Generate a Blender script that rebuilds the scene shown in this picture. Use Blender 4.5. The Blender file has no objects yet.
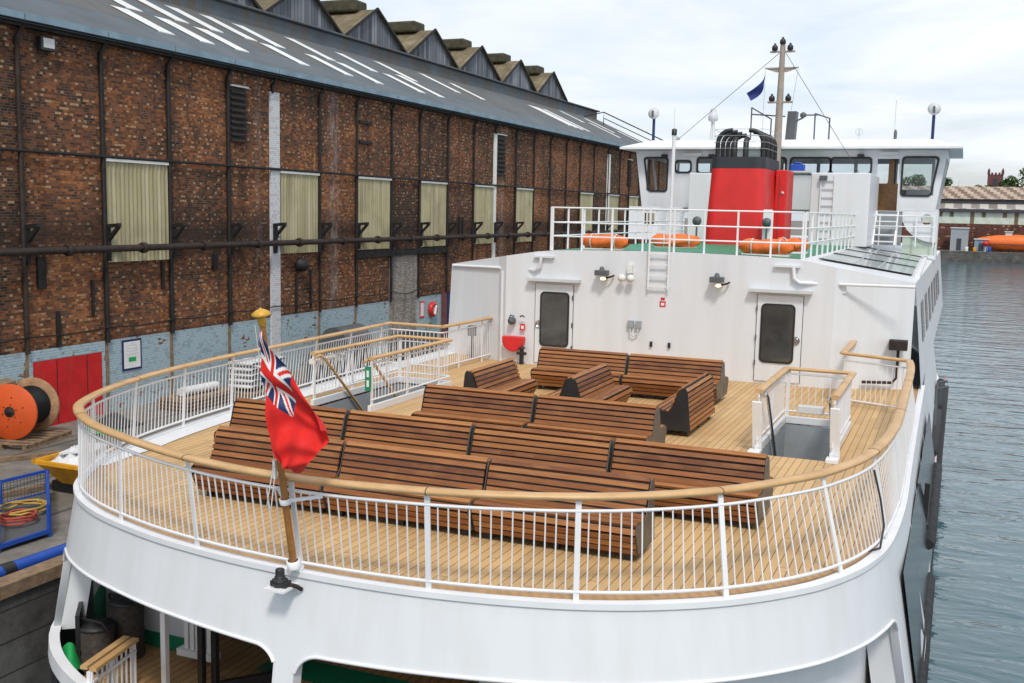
import bpy, bmesh, math, random
from mathutils import Vector, Matrix
random.seed(7)
R = math.radians
scene = bpy.context.scene
COL = scene.collection

# ------------------------------------------------------------------ mesh builder
ORG = {}
class MB:
    def __init__(s): s.v=[]; s.f=[]; s.t=[]; s.m=[]; s.sm=[]; s.tone=0.5; s.mi=0; s.smooth=False
    def add(s, vs, fs, sm=None):
        b=len(s.v); s.v+= [tuple(v) for v in vs]
        for f in fs:
            s.f.append(tuple(b+i for i in f)); s.t.append(s.tone); s.m.append(s.mi); s.sm.append(s.smooth if sm is None else sm)
        return s
    def box(s, a, b):
        (x0,y0,z0),(x1,y1,z1)=a,b
        x0,x1=min(x0,x1),max(x0,x1); y0,y1=min(y0,y1),max(y0,y1); z0,z1=min(z0,z1),max(z0,z1)
        return s.add([(x0,y0,z0),(x1,y0,z0),(x1,y1,z0),(x0,y1,z0),(x0,y0,z1),(x1,y0,z1),(x1,y1,z1),(x0,y1,z1)],
          [(0,3,2,1),(4,5,6,7),(0,1,5,4),(1,2,6,5),(2,3,7,6),(3,0,4,7)],False)
    def obox(s, o, u, v, w):
        o,u,v,w=map(Vector,(o,u,v,w)); P=[o,o+u,o+u+v,o+v,o+w,o+u+w,o+u+v+w,o+v+w]
        f=[(0,3,2,1),(4,5,6,7),(0,1,5,4),(1,2,6,5),(2,3,7,6),(3,0,4,7)]
        if u.cross(v).dot(w)<0: f=[tuple(reversed(q)) for q in f]
        return s.add(P,f,False)
    def bar(s, a, b, w, h=None, up=(0,0,1)):
        h=h or w; a,b=Vector(a),Vector(b); d=(b-a).normalized(); up=Vector(up)
        if abs(d.dot(up))>.98: up=Vector((0,1,0))
        r=d.cross(up).normalized(); u=r.cross(d)
        return s.obox(a-r*w/2-u*h/2, r*w, b-a, u*h)
    def tube(s, pts, r, n=8, caps=True, closed=False):
        pts=[Vector(p) for p in pts]; k=len(pts); rings=[]
        rr=r if isinstance(r,(list,tuple)) else [r]*k
        vs=[]; a=None
        for i,p in enumerate(pts):
            d=(pts[(i+1)%k]-pts[i-1]) if closed else (pts[min(i+1,k-1)]-pts[max(i-1,0)])
            d.normalize()
            if a is None:
                q=Vector((0,0,1)) if abs(d.z)<.9 else Vector((0.3,1,0)).normalized()
                a=d.cross(q).normalized()
            else:
                a=(a-d*a.dot(d)).normalized()
            b=a.cross(d)
            for j in range(n):
                t=2*math.pi*j/n; vs.append(p+a*math.cos(t)*rr[i]+b*math.sin(t)*rr[i])
        fs=[]
        for i in range(k if closed else k-1):
            for j in range(n):
                i2=(i+1)%k; fs.append((i*n+j,i2*n+j,i2*n+(j+1)%n,i*n+(j+1)%n))
        sm=s.smooth; s.add(vs,fs,True)
        if caps and not closed: s.add([vs[j] for j in range(n)],[tuple(range(n))],False); s.add([vs[(k-1)*n+j] for j in range(n)],[tuple(reversed(range(n)))],False)
        return s
    def cyl(s,a,b,r,n=16): return s.tube([a,b],r,n)
    def prism(s, poly, ext):
        n=len(poly); e=Vector(ext); P=[Vector(p) for p in poly]; 
        nn=Vector((0,0,0))
        for i in range(n): nn+=P[i].cross(P[(i+1)%n])
        vs=P+[p+e for p in P]; fs=[tuple(reversed(range(n))),tuple(range(n,2*n))]+[(i,(i+1)%n,n+(i+1)%n,n+i) for i in range(n)]
        if nn.dot(e)<0: fs=[tuple(reversed(f)) for f in fs]
        return s.add(vs,fs,False)
    def lathe(s, c, prof, n=20, axis=(0,0,1)):
        c=Vector(c); ax=Vector(axis).normalized(); t=Vector((1,0,0)) if abs(ax.x)<.9 else Vector((0,1,0))
        a=ax.cross(t).normalized(); b=ax.cross(a); vs=[]; fs=[]
        for (r,z) in prof:
            for j in range(n):
                q=2*math.pi*j/n; vs.append(c+ax*z+a*r*math.cos(q)+b*r*math.sin(q))
        for i in range(len(prof)-1):
            for j in range(n): fs.append((i*n+j,i*n+(j+1)%n,(i+1)*n+(j+1)%n,(i+1)*n+j))
        s.add(vs,fs,True); return s
    def grid(s, rows, flip=False, sm=True):
        n=len(rows[0]); vs=[p for r in rows for p in r]; fs=[]
        for i in range(len(rows)-1):
            for j in range(n-1):
                f=(i*n+j,i*n+j+1,(i+1)*n+j+1,(i+1)*n+j); fs.append(tuple(reversed(f)) if flip else f)
        return s.add(vs,fs,sm)
    def panel(s, o, u, v, w, holes=()):
        """slab o + u,v (full extents) with thickness vector w, holes = [(u0,v0,u1,v1)] in metres"""
        o,u,v,w=map(Vector,(o,u,v,w)); U,V=u.length,v.length; u=u.normalized(); v=v.normalized()
        us=sorted({0,U}|{h[0] for h in holes}|{h[2] for h in holes}); vs=sorted({0,V}|{h[1] for h in holes}|{h[3] for h in holes})
        for i in range(len(us)-1):
            for j in range(len(vs)-1):
                cu,cv=(us[i]+us[i+1])/2,(vs[j]+vs[j+1])/2
                if any(h[0]<cu<h[2] and h[1]<cv<h[3] for h in holes): continue
                s.obox(o+u*us[i]+v*vs[j],u*(us[i+1]-us[i]),v*(vs[j+1]-vs[j]),w)
        return s
    def build(s, name, mat, parent=None, origin=None, bevel=0, kind=None, label=None, cat=None, group=None, noshift=False):
        mats=mat if isinstance(mat,(list,tuple)) else [mat]
        if noshift: org=Vector((0,0,0))
        elif parent is not None: org=ORG[parent.name]
        elif origin is not None: org=Vector(origin)
        else:
            xs=[v[0] for v in s.v]; ys=[v[1] for v in s.v]; zs=[v[2] for v in s.v]
            org=Vector(((min(xs)+max(xs))/2,(min(ys)+max(ys))/2,min(zs)))
        me=bpy.data.meshes.new(name)
        me.from_pydata([(v[0]-org.x,v[1]-org.y,v[2]-org.z) for v in s.v],[],s.f)
        for q in mats: me.materials.append(q)
        me.polygons.foreach_set('material_index',s.m); me.polygons.foreach_set('use_smooth',s.sm)
        at=me.attributes.new('tone','FLOAT','FACE'); at.data.foreach_set('value',s.t)
        me.update()
        ob=bpy.data.objects.new(name,me); COL.objects.link(ob)
        if parent is not None: ob.parent=parent
        elif not noshift: ob.location=org
        ORG[ob.name]=org
        if bevel:
            bv=ob.modifiers.new('Bevel','BEVEL'); bv.width=bevel; bv.segments=2; bv.limit_method='ANGLE'; bv.angle_limit=R(40)
        tag(ob,label,cat,group,kind); return ob
def tag(o,label=None,cat=None,group=None,kind=None):
    if label: o['label']=label
    if cat: o['category']=cat
    if group: o['group']=group
    if kind: o['kind']=kind
    return o
def thing(name,loc,label,cat,group=None,rz=0):
    o=bpy.data.objects.new(name,None); COL.objects.link(o); o.location=loc; o.rotation_euler=(0,0,rz)
    o.empty_display_size=.3; ORG[o.name]=Vector(loc); return tag(o,label,cat,group)
def copy_tree(o,parent=None):
    c=o.copy(); COL.objects.link(c); c.parent=parent; ORG[c.name]=ORG[o.name]
    for ch in [x for x in KIDS.get(o.name,[])]: 
        copy_tree(ch,c)
    return c
KIDS={}
def index_kids():
    KIDS.clear()
    for ob in list(bpy.data.objects):
        if ob.parent: KIDS.setdefault(ob.parent.name,[]).append(ob)

# ------------------------------------------------------------------ materials
def srgb(*c):
    return tuple(((x/255)/12.92 if x/255<=.04045 else ((x/255+.055)/1.055)**2.4) for x in c)+(1,)
class N:
    def __init__(s,name):
        s.mat=bpy.data.materials.new(name); s.mat.use_nodes=True; s.nt=s.mat.node_tree; s.p=s.nt.nodes['Principled BSDF']
    def n(s,t,**k):
        x=s.nt.nodes.new(t)
        for a,b in k.items(): setattr(x,a,b)
        return x
    def l(s,a,b): s.nt.links.new(a,b)
    def val(s,x,inp):
        if hasattr(x,'is_linked') or hasattr(x,'links'): s.l(x,inp)
        else: inp.default_value=x
    def math(s,op,a,b=0.0,c=None):
        x=s.n('ShaderNodeMath',operation=op); s.val(a,x.inputs[0]); s.val(b,x.inputs[1])
        if c is not None: s.val(c,x.inputs[2])
        return x.outputs[0]
    def mix(s,f,a,b,mode='MIX'):
        x=s.n('ShaderNodeMix',data_type='RGBA',blend_type=mode); s.val(f,x.inputs[0]); s.val(a,x.inputs[6]); s.val(b,x.inputs[7]); return x.outputs[2]
    def ramp(s,f,stops,interp='LINEAR'):
        x=s.n('ShaderNodeValToRGB'); x.color_ramp.interpolation=interp; e=x.color_ramp.elements
        while len(e)<len(stops): e.new(.5)
        for q,(p,c) in zip(e,stops): q.position=p; q.color=c if len(c)==4 else tuple(c)+(1,)
        s.l(f,x.inputs[0]); return x.outputs[0]
    def noise(s,scale,vec=None,detail=3,rough=.55,dist=0):
        x=s.n('ShaderNodeTexNoise'); x.inputs['Scale'].default_value=scale; x.inputs['Detail'].default_value=detail; x.inputs['Roughness'].default_value=rough; x.inputs['Distortion'].default_value=dist
        if vec is not None: s.l(vec,x.inputs['Vector'])
        return x.outputs['Fac']
    def obj(s): return s.n('ShaderNodeTexCoord').outputs['Object']
    def xyz(s,v=None):
        x=s.n('ShaderNodeSeparateXYZ'); s.l(v if v is not None else s.obj(),x.inputs[0]); return x.outputs
    def comb(s,x,y,z=0.0):
        c=s.n('ShaderNodeCombineXYZ'); s.val(x,c.inputs[0]); s.val(y,c.inputs[1]); s.val(z,c.inputs[2]); return c.outputs[0]
    def scale(s,v,sc):
        m=s.n('ShaderNodeMapping'); m.inputs['Scale'].default_value=sc; s.l(v,m.inputs[0]); return m.outputs[0]
    def bump(s,h,strength=.3,dist=.02):
        b=s.n('ShaderNodeBump'); b.inputs['Strength'].default_value=strength; b.inputs['Distance'].default_value=dist; s.l(h,b.inputs['Height']); s.l(b.outputs[0],s.p.inputs['Normal'])
    def set(s,color=None,rough=None,metal=None,spec=None,coat=None):
        if color is not None: s.val(color,s.p.inputs['Base Color'])
        if rough is not None: s.val(rough,s.p.inputs['Roughness'])
        if metal is not None: s.val(metal,s.p.inputs['Metallic'])
        if spec is not None: s.p.inputs['Specular IOR Level'].default_value=spec
        if coat: s.p.inputs['Coat Weight'].default_value=coat; s.p.inputs['Coat Roughness'].default_value=.12
        return s.mat
    def white2(s,v):
        w=s.n('ShaderNodeTexWhiteNoise',noise_dimensions='2D'); s.l(v,w.inputs['Vector']); return w.outputs['Value']

def plain(name,c,rough=.5,metal=0,var=.12,scale=3,dirt=None,coat=None,bump=0):
    m=N(name); o=m.obj(); f=m.noise(scale,o,5,.6); c=tuple(c)
    lo=tuple(x*(1-var) for x in c[:3])+(1,); hi=tuple(min(1,x*(1+var*.6)) for x in c[:3])+(1,)
    col=m.ramp(f,[(.3,lo),(.7,hi)])
    if dirt:
        g=m.noise(scale*2.3,m.scale(o,(1,1,.25)),6,.65); col=m.mix(m.ramp(g,[(.55,(0,0,0)),(.75,(1,1,1))]),col,dirt)
    if bump: m.bump(m.noise(scale*12,o,3),bump,.01)
    return m.set(col,m.ramp(m.noise(scale*1.7,o),[(.3,(rough*.8,)*3),(.7,(min(1,rough*1.2),)*3)]),metal,coat=coat)

M={}
# ship white paint with faint plate seams, streaks
def white_paint(name,base,streak):
    m=N(name); o=m.obj(); s=m.noise(1.3,m.scale(o,(2.2,2.2,.18)),5,.6); b=m.noise(.5,o,3)
    c=m.mix(m.ramp(s,[(.42,(0,0,0)),(.78,(.8,)*3)]),base,streak)
    c=m.mix(m.ramp(b,[(.35,(0,0,0)),(.7,(.35,)*3)]),c,tuple(x*.93 for x in base[:3])+(1,))
    m.bump(m.noise(.9,o,2,.4),.10,.03)
    return m.set(c,.32,0)
M['white']=white_paint('ship_white_paint',(.70,.72,.745,1),(.61,.62,.62,1))
M['white_rail']=plain('white_rail_paint',(.76,.77,.785),.35,var=.05,scale=2)
M['white_soft']=plain('off_white',(.72,.73,.70),.6,var=.1)
M['handrail']=None
def wood_rail():
    m=N('handrail_wood'); o=m.obj(); n=m.noise(3,m.scale(o,(1,1,6)),5,.6); f=m.noise(40,o,3)
    c=m.ramp(n,[(.3,(.47,.28,.115,1)),(.55,(.58,.365,.165,1)),(.75,(.63,.42,.21,1))]); c=m.mix(m.math('MULTIPLY',f,.25),c,(.36,.21,.09,1))
    return m.set(c,.42,0)
M['handrail']=wood_rail()
def deck(name,base,w=.12,axis=0,seam=.012):
    m=N(name); x=m.xyz(); u=m.math('DIVIDE',x[axis],w); cell=m.math('FLOOR',u); fr=m.math('FRACT',u)
    L=m.math('ADD',m.math('DIVIDE',x[1-axis],3.1),m.math('MULTIPLY',cell,.37)); cl=m.math('FLOOR',L); fl=m.math('FRACT',L)
    rnd=m.white2(m.comb(cell,cl)); o=m.obj()
    sc=(14,.9,3) if axis==0 else (.9,14,3)
    grain=m.noise(4,m.scale(o,sc),6,.6); blot=m.noise(.6,o,4,.6)
    c=m.ramp(rnd,[(0,tuple(q*.84 for q in base)+(1,)),(.5,base+(1,)),(1,tuple(min(1,q*1.13) for q in base)+(1,))])
    c=m.mix(m.math('MULTIPLY',grain,.45),c,tuple(q*.62 for q in base)+(1,))
    c=m.mix(m.ramp(blot,[(.42,(0,0,0)),(.7,(.35,)*3)]),c,(base[0]*.72,base[1]*.66,base[2]*.6,1))
    sm=m.math('LESS_THAN',fr,seam/w); se=m.math('LESS_THAN',fl,.003); k=m.math('MAXIMUM',sm,se)
    c=m.mix(k,c,(.035,.022,.012,1))
    m.bump(m.math('SUBTRACT',m.math('MULTIPLY',grain,.2),k),.35,.004)
    return m.set(c,m.ramp(blot,[(.3,(.5,)*3),(.7,(.72,)*3)]),0)
M['deck']=deck('teak_deck',(.61,.39,.175),.12,0,.008)
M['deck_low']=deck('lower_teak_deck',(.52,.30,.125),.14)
M['margin']=plain('deck_margin_plank',(.46,.275,.125),.6,var=.2,scale=5)
def slat():
    m=N('varnished_slat'); a=m.n('ShaderNodeAttribute',attribute_name='tone').outputs['Fac']; o=m.obj()
    oi=m.n('ShaderNodeObjectInfo').outputs['Random']
    a2=m.math('FRACT',m.math('ADD',a,m.math('MULTIPLY',oi,3.7)))
    c=m.ramp(a2,[(0,(.18,.064,.024,1)),(.3,(.30,.112,.034,1)),(.55,(.37,.142,.042,1)),(.8,(.46,.205,.065,1)),(1,(.23,.082,.03,1))])
    g=m.noise(2.5,m.scale(o,(1.2,22,22)),6,.65,.3)
    v=m.n('ShaderNodeVectorMath',operation='ADD'); m.l(m.scale(o,(.9,2,2)),v.inputs[0]); m.l(m.comb(m.math('MULTIPLY',oi,31.0),a2,0.0),v.inputs[1])
    c=m.mix(m.ramp(g,[(.35,(0,0,0)),(.7,(.6,)*3)]),c,(.09,.036,.018,1))
    c=m.mix(m.ramp(m.noise(2.2,v.outputs[0],4),[(.5,(0,0,0)),(.75,(.5,)*3)]),c,(.42,.20,.075,1))
    return m.set(c,m.ramp(g,[(.2,(.38,)*3),(.8,(.62,)*3)]),0,spec=.35)
M['slat']=slat()
M['bench_metal']=plain('bench_end_plate',(.12,.105,.085),.5,.3,var=.15)
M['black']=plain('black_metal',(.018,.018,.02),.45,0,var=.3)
M['rubber']=plain('black_rubber',(.016,.017,.019),.75,0,var=.4,scale=4,bump=.2)
M['green']=plain('green_deck_paint',(.012,.23,.115),.5,var=.15)
M['green_cloth']=plain('green_cover',(.01,.36,.09),.6,var=.2)
M['red']=plain('funnel_red',(.66,.020,.018),.42,var=.14,scale=1.2,dirt=(.50,.02,.02,1))
M['door_red']=plain('dock_door_red',(.55,.01,.012),.55,var=.25,scale=1.5,dirt=(.40,.05,.04,1))
M['signal_red']=plain('signal_red',(.62,.02,.02),.45)
M['orange']=plain('orange_cover',(.80,.16,.022),.55,var=.25,scale=4,bump=.2)
M['reel_orange']=plain('reel_orange',(.66,.095,.014),.6,var=.12,scale=2)
M['funnel_black']=plain('funnel_black',(.022,.024,.03),.5,var=.2)
M['grey']=plain('grey_paint',(.30,.33,.35),.5,var=.12)
M['dgrey']=plain('dark_grey_paint',(.09,.10,.11),.5,var=.2)
M['lgrey']=plain('light_grey_paint',(.55,.57,.58),.45,var=.08)
M['stainless']=plain('brushed_steel',(.62,.62,.62),.25,1,var=.08,scale=8)
M['blue']=plain('blue_paint',(.012,.07,.38),.45,var=.2,scale=2)
M['navy']=plain('navy_cloth',(.008,.02,.10),.6)
M['eu_blue']=plain('blue_cloth',(.008,.025,.17),.65)
M['yellow']=plain('yellow_paint',(.72,.33,.01),.5,var=.2,scale=3,dirt=(.3,.16,.04,1))
M['hose_y']=plain('dusty_yellow_hose',(.42,.27,.05),.7,var=.3)
M['hose_r']=plain('dusty_red_hose',(.36,.06,.04),.7,var=.3)
M['brass']=plain('gilt_truck',(.60,.33,.03),.4,var=.15)
M['pole_wood']=plain('flagstaff_wood',(.33,.14,.03),.4,var=.3,scale=8,coat=.3)
M['mast']=plain('mast_buff',(.36,.30,.25),.5,var=.2,scale=3)
M['timber']=plain('weathered_timber',(.24,.16,.095),.85,var=.45,scale=6,bump=.4)
M['ply']=plain('reel_plywood',(.36,.21,.11),.8,var=.4,scale=5)
M['cable']=plain('black_cable',(.012,.012,.013),.5)
M['bag']=plain('white_sacking',(.66,.67,.68),.8,var=.2,scale=5,bump=.4)
M['rust']=plain('rusty_iron',(.030,.019,.015),.8,var=.5,scale=3,bump=.2)
M['iron']=plain('dark_iron',(.011,.009,.009),.7,var=.4,scale=3)
M['cloth_red']=plain('ensign_red',(.66,.014,.010),.9,var=.12,scale=5)
M['cloth_white']=plain('ensign_white',(.74,.74,.74),.75)
M['rope']=plain('mooring_rope',(.055,.042,.034),.9,var=.5,scale=14,bump=.6)
M['hull_black']=plain('hull_black',(.018,.02,.024),.4,var=.3,scale=1)
M['lilac']=plain('blue_grey_gutter',(.19,.285,.35),.55,var=.25,scale=1.5)
M['lamp']=None
m=N('floodlight_lens'); m.p.inputs['Emission Color'].default_value=(1,.75,.42,1); m.p.inputs['Emission Strength'].default_value=1.2; M['lamp']=m.set((.8,.7,.5,1),.2)
m=N('lamp_cover'); M['diffuser']=m.set((.75,.74,.70,1),.4)
def glass_dark():
    m=N('dark_glass'); o=m.obj(); return m.set(m.ramp(m.noise(1.2,o),[(.3,(.035,.038,.038,1)),(.7,(.085,.085,.08,1))]),.05,0,.8)
M['glass_dark']=glass_dark()
m=N('side_glass'); M['side_glass']=m.set((.02,.026,.03,1),.15,0,.3)
def glass():
    m=N('window_glass'); nt=m.nt; out=nt.nodes['Material Output']; tr=m.n('ShaderNodeBsdfTransparent'); tr.inputs[0].default_value=(.80,.85,.86,1)
    gl=m.n('ShaderNodeBsdfGlossy'); gl.inputs['Roughness'].default_value=.02; fr=m.n('ShaderNodeFresnel'); fr.inputs[0].default_value=1.5
    mx=m.n('ShaderNodeMixShader'); f=m.math('MULTIPLY',fr.outputs[0],1.0); m.l(f,mx.inputs[0]); m.l(tr.outputs[0],mx.inputs[1]); m.l(gl.outputs[0],mx.inputs[2]); m.l(mx.outputs[0],out.inputs[0]); return m.mat
M['glass']=glass()
def skyglass():
    m=N('skylight_glass'); x=m.xyz(); n=m.noise(.9,m.obj(),3)
    return m.set(m.ramp(n,[(.35,(.22,.27,.28,1)),(.65,(.40,.46,.47,1))]),.12,0,.7)
M['skyglass']=skyglass()

# brick: random colour per brick, whole-wall weathering
def brick(name,palette,mortar,weather=.5,axis=1,wl=.225,hl=.0750,paint=None,wall=False,peel=.68):
    m=N(name); x=m.xyz(); row=m.math('DIVIDE',x[2],hl); rc=m.math('FLOOR',row); rf=m.math('FRACT',row)
    par=m.math('MODULO',m.math('ABSOLUTE',rc),2.0)
    col=m.math('ADD',m.math('MULTIPLY',m.math('DIVIDE',x[axis],wl),m.math('ADD',1.0,par)),m.math('MULTIPLY',m.math('MODULO',m.math('FLOOR',m.math('DIVIDE',rc,2.0)),2.0),.5)); cc=m.math('FLOOR',col); cf=m.math('FRACT',col)
    rnd=m.white2(m.comb(cc,rc)); o=m.obj()
    big=m.noise(.22,o,5,.62); med=m.noise(1.4,o,4,.6)
    k=m.math('ADD',m.math('MULTIPLY',rnd,.60),m.math('MULTIPLY',m.math('SUBTRACT',big,.5),weather*2)); k=m.math('ADD',k,m.math('MULTIPLY',m.math('SUBTRACT',med,.5),.75)); k=m.math('ADD',k,.17)
    if wall:
        bay=m.white2(m.comb(m.math('FLOOR',m.math('DIVIDE',m.math('ADD',x[1],23.21),2.92)),m.math('FLOOR',m.math('DIVIDE',x[2],7.75)))); k=m.math('ADD',k,m.math('MULTIPLY',m.math('SUBTRACT',bay,.5),.26))
    c=m.ramp(k,palette)
    rnd2=m.white2(m.comb(m.math('ADD',cc,91.3),m.math('ADD',rc,17.7)))
    pale=m.math('GREATER_THAN',m.math('ADD',rnd2,m.math('MULTIPLY',m.math('SUBTRACT',med,.5),.6)),.86)
    pale=m.math('MULTIPLY',pale,par)
    c=m.mix(m.math('MULTIPLY',pale,.8),c,(.42,.29,.17,1))
    mo=m.math('MAXIMUM',m.math('LESS_THAN',rf,.15),m.math('LESS_THAN',cf,.06))
    mc=m.mix(m.ramp(med,[(.35,(0,0,0)),(.65,(1,1,1))]),mortar,tuple(q*.35 for q in mortar[:3])+(1,))
    c=m.mix(mo,c,mc)
    if wall:
        zz=m.math('DIVIDE',m.math('ABSOLUTE',m.math('SUBTRACT',x[2],5.45)),1.15); sm=m.math('MULTIPLY',m.math('SUBTRACT',1.0,m.math('MINIMUM',zz,1.0)),m.math('ADD',.35,big)); c=m.mix(m.math('MINIMUM',m.math('MULTIPLY',sm,.95),.8),c,(.026,.019,.016,1))
        for yc,wd,am in ((-7.35,.55,.75),(10.0,.5,.6),(-12.4,.25,.35)):
            e=m.math('SUBTRACT',1.0,m.math('MINIMUM',m.math('DIVIDE',m.math('ABSOLUTE',m.math('SUBTRACT',x[1],yc)),wd),1.0)); e=m.math('MULTIPLY',e,m.ramp(m.noise(2.2,m.scale(o,(1,2,.5)),5,.7),[(.42,(0,0,0)),(.62,(1,1,1))])); c=m.mix(m.math('MULTIPLY',e,am),c,(.33,.29,.27,1))
    drip=m.noise(.9,m.scale(o,(1,1.6,.12)),5,.65); c=m.mix(m.ramp(drip,[(.52,(0,0,0)),(.78,(.8,)*3)]),c,(.022,.016,.013,1))
    if paint:
        pn=m.noise(1.1,o,6,.7); pe=m.math('ADD',pn,m.math('MULTIPLY',rnd,.12)); c=m.mix(m.ramp(pe,[(peel,(1,1,1)),(peel+.03,(0,0,0))]),c,m.mix(m.math('MULTIPLY',m.math('ADD',m.math('MULTIPLY',mo,.75),m.math('MULTIPLY',m.math('GREATER_THAN',rnd,.8),.35)),1.0),paint,tuple(q*.5 for q in paint[:3])+(1,)))
    m.bump(m.math('SUBTRACT',m.math('MULTIPLY',rnd,.3),mo),.6,.012)
    return m.set(c,.88,0,.25)
PAL=[(0,(.026,.017,.013,1)),(.22,(.062,.033,.022,1)),(.42,(.115,.051,.028,1)),(.6,(.185,.071,.032,1)),(.8,(.29,.105,.038,1)),(1,(.40,.17,.062,1))]
M['brick']=brick('old_brick',PAL,(.19,.145,.105,1),.75,wall=True)
M['brick_blue']=brick('painted_brick',PAL,(.10,.13,.15,1),.3,paint=(.37,.48,.53,1))
M['brick_white']=brick('whitewashed_brick',PAL,(.3,.3,.3,1),.3,paint=(.62,.63,.66,1),peel=.75)
M['brick_grey']=brick('grey_block',[(0,(.20,.18,.165,1)),(.35,(.31,.285,.26,1)),(.65,(.40,.37,.335,1)),(1,(.48,.45,.41,1))],(.13,.115,.10,1),.2)
M['brick_far']=brick('far_brick',[(0,(.07,.028,.022,1)),(.5,(.12,.045,.034,1)),(1,(.18,.075,.05,1))],(.12,.09,.08,1),.3,axis=0,wl=.9,hl=.3)
def corr():
    m=N('corrugated_green_sheet'); x=m.xyz(); o=m.obj(); n=m.noise(1.1,m.scale(o,(1,3.2,.15)),6,.65); b=m.noise(.8,o,4)
    c=m.ramp(n,[(.25,(.20,.18,.10,1)),(.5,(.36,.33,.195,1)),(.75,(.49,.46,.33,1))]); c=m.mix(m.ramp(b,[(.45,(0,0,0)),(.75,(.5,)*3)]),c,(.14,.125,.06,1)); return m.set(c,.7)
M['corr']=corr()
def roofmat():
    m=N('slate_blue_roof'); x=m.xyz(); o=m.obj(); c0=m.math('FLOOR',m.math('DIVIDE',x[1],.95)); r=m.white2(m.comb(c0,3.0)); 
    tier=m.math('FLOOR',m.math('DIVIDE',x[0],2.55)); r2=m.white2(m.comb(c0,tier)); n=m.noise(.5,o,5,.65)
    c=m.ramp(n,[(.3,(.075,.09,.102,1)),(.55,(.10,.12,.135,1)),(.8,(.135,.158,.172,1))])
    rib=m.math('FRACT',m.math('DIVIDE',x[1],.19)); c=m.mix(m.math('MULTIPLY',m.math('LESS_THAN',rib,.22),.35),c,(.045,.053,.06,1))
    st=m.math('GREATER_THAN',m.math('ADD',r2,m.math('MULTIPLY',n,.2)),.55); fr=m.math('FRACT',m.math('DIVIDE',x[1],.95)); st=m.math('MULTIPLY',st,m.math('LESS_THAN',fr,.55))
    inb=m.math('MULTIPLY',m.math('GREATER_THAN',x[0],-9.2),m.math('LESS_THAN',x[0],-2.6)); st=m.math('MULTIPLY',st,inb)
    c=m.mix(m.math('MULTIPLY',st,m.ramp(m.noise(1.5,o,4),[(.3,(.25,)*3),(.7,(.8,)*3)])),c,(.125,.088,.048,1))
    lap=m.math('LESS_THAN',m.math('FRACT',m.math('DIVIDE',x[0],2.55)),.02); c=m.mix(m.math('MULTIPLY',lap,.7),c,(.03,.034,.04,1))
    m.bump(m.math('SUBTRACT',1.0,m.math('LESS_THAN',rib,.22)),.3,.03)
    return m.set(c,.75)
M['roof']=roofmat()
def cladding():
    m=N('weathered_grey_boarding'); x=m.xyz(); o=m.obj(); c0=m.math('FLOOR',m.math('DIVIDE',x[1],.30)); r=m.white2(m.comb(c0,1.0)); n=m.noise(.8,m.scale(o,(1,1,.2)),5,.6)
    c=m.ramp(m.math('ADD',m.math('MULTIPLY',r,.7),m.math('MULTIPLY',n,.3)),[(.1,(.05,.058,.07,1)),(.5,(.135,.15,.172,1)),(.9,(.27,.29,.31,1))])
    fr=m.math('FRACT',m.math('DIVIDE',x[1],.30)); c=m.mix(m.math('LESS_THAN',fr,.12),c,(.03,.034,.04,1)); return m.set(c,.8)
M['clad']=cladding()
def moss():
    m=N('mossy_roof'); o=m.obj(); n=m.noise(.9,o,6,.65); x=m.xyz(); ln=m.math('LESS_THAN',m.math('FRACT',m.math('DIVIDE',x[0],1.1)),.08)
    c=m.ramp(n,[(.3,(.085,.07,.035,1)),(.5,(.16,.125,.07,1)),(.75,(.26,.22,.15,1))]); c=m.mix(m.math('MULTIPLY',ln,.6),c,(.06,.05,.03,1)); return m.set(c,.9)
M['moss']=moss()
M['moss_dark']=plain('mossy_ridge',(.06,.055,.03),.9,var=.5,scale=3)
M['skylight']=plain('white_rooflight',(.74,.75,.73),.5,var=.12,scale=1.3)
def ground():
    m=N('quay_concrete'); o=m.obj(); a=m.noise(.35,o,6,.65); b=m.noise(3,o,5,.7); x=m.xyz()
    c=m.ramp(a,[(.3,(.115,.105,.088,1)),(.5,(.19,.172,.145,1)),(.7,(.26,.24,.205,1))]); c=m.mix(m.ramp(b,[(.4,(0,0,0)),(.75,(.7,)*3)]),c,(.075,.065,.055,1))
    ln=m.math('LESS_THAN',m.math('FRACT',m.math('DIVIDE',m.math('ADD',x[0],m.math('MULTIPLY',x[1],.02)),2.4)),.05); c=m.mix(m.math('MULTIPLY',ln,.75),c,(.045,.038,.032,1))
    m.bump(b,.3,.02); return m.set(c,.85)
M['ground']=ground()
def stone():
    m=N('dock_stone'); o=m.obj(); x=m.xyz(); a=m.noise(.9,o,6,.7); c=m.ramp(a,[(.3,(.035,.032,.03,1)),(.55,(.10,.095,.09,1)),(.8,(.19,.185,.175,1))])
    br=m.math('LESS_THAN',m.math('FRACT',m.math('DIVIDE',x[2],.55)),.06); c=m.mix(m.math('MULTIPLY',br,.8),c,(.02,.018,.017,1)); m.bump(a,.6,.05); return m.set(c,.85)
M['stone']=stone()
def water():
    m=N('dock_water'); o=m.obj(); a=m.noise(1.0,m.scale(o,(.28,.62,1)),4,.5,.6); b=m.noise(1.0,m.scale(o,(1.0,2.1,1)),3,.5,.3); w=m.noise(.05,o,3)
    h=m.math('ADD',a,m.math('MULTIPLY',b,.22)); m.bump(h,.42,.42)
    c=m.ramp(w,[(.3,(.05,.115,.14,1)),(.7,(.07,.14,.165,1))]); return m.set(c,.06,0,.5)
M['water']=water()
def leafm(name,a,b):
    m=N(name); t=m.n('ShaderNodeAttribute',attribute_name='tone').outputs['Fac']; return m.set(m.ramp(t,[(0,a),(1,b)]),.7,0,.2)
M['leaf']=leafm('tree_leaves',(.022,.048,.016,1),(.085,.14,.04,1))
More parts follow.
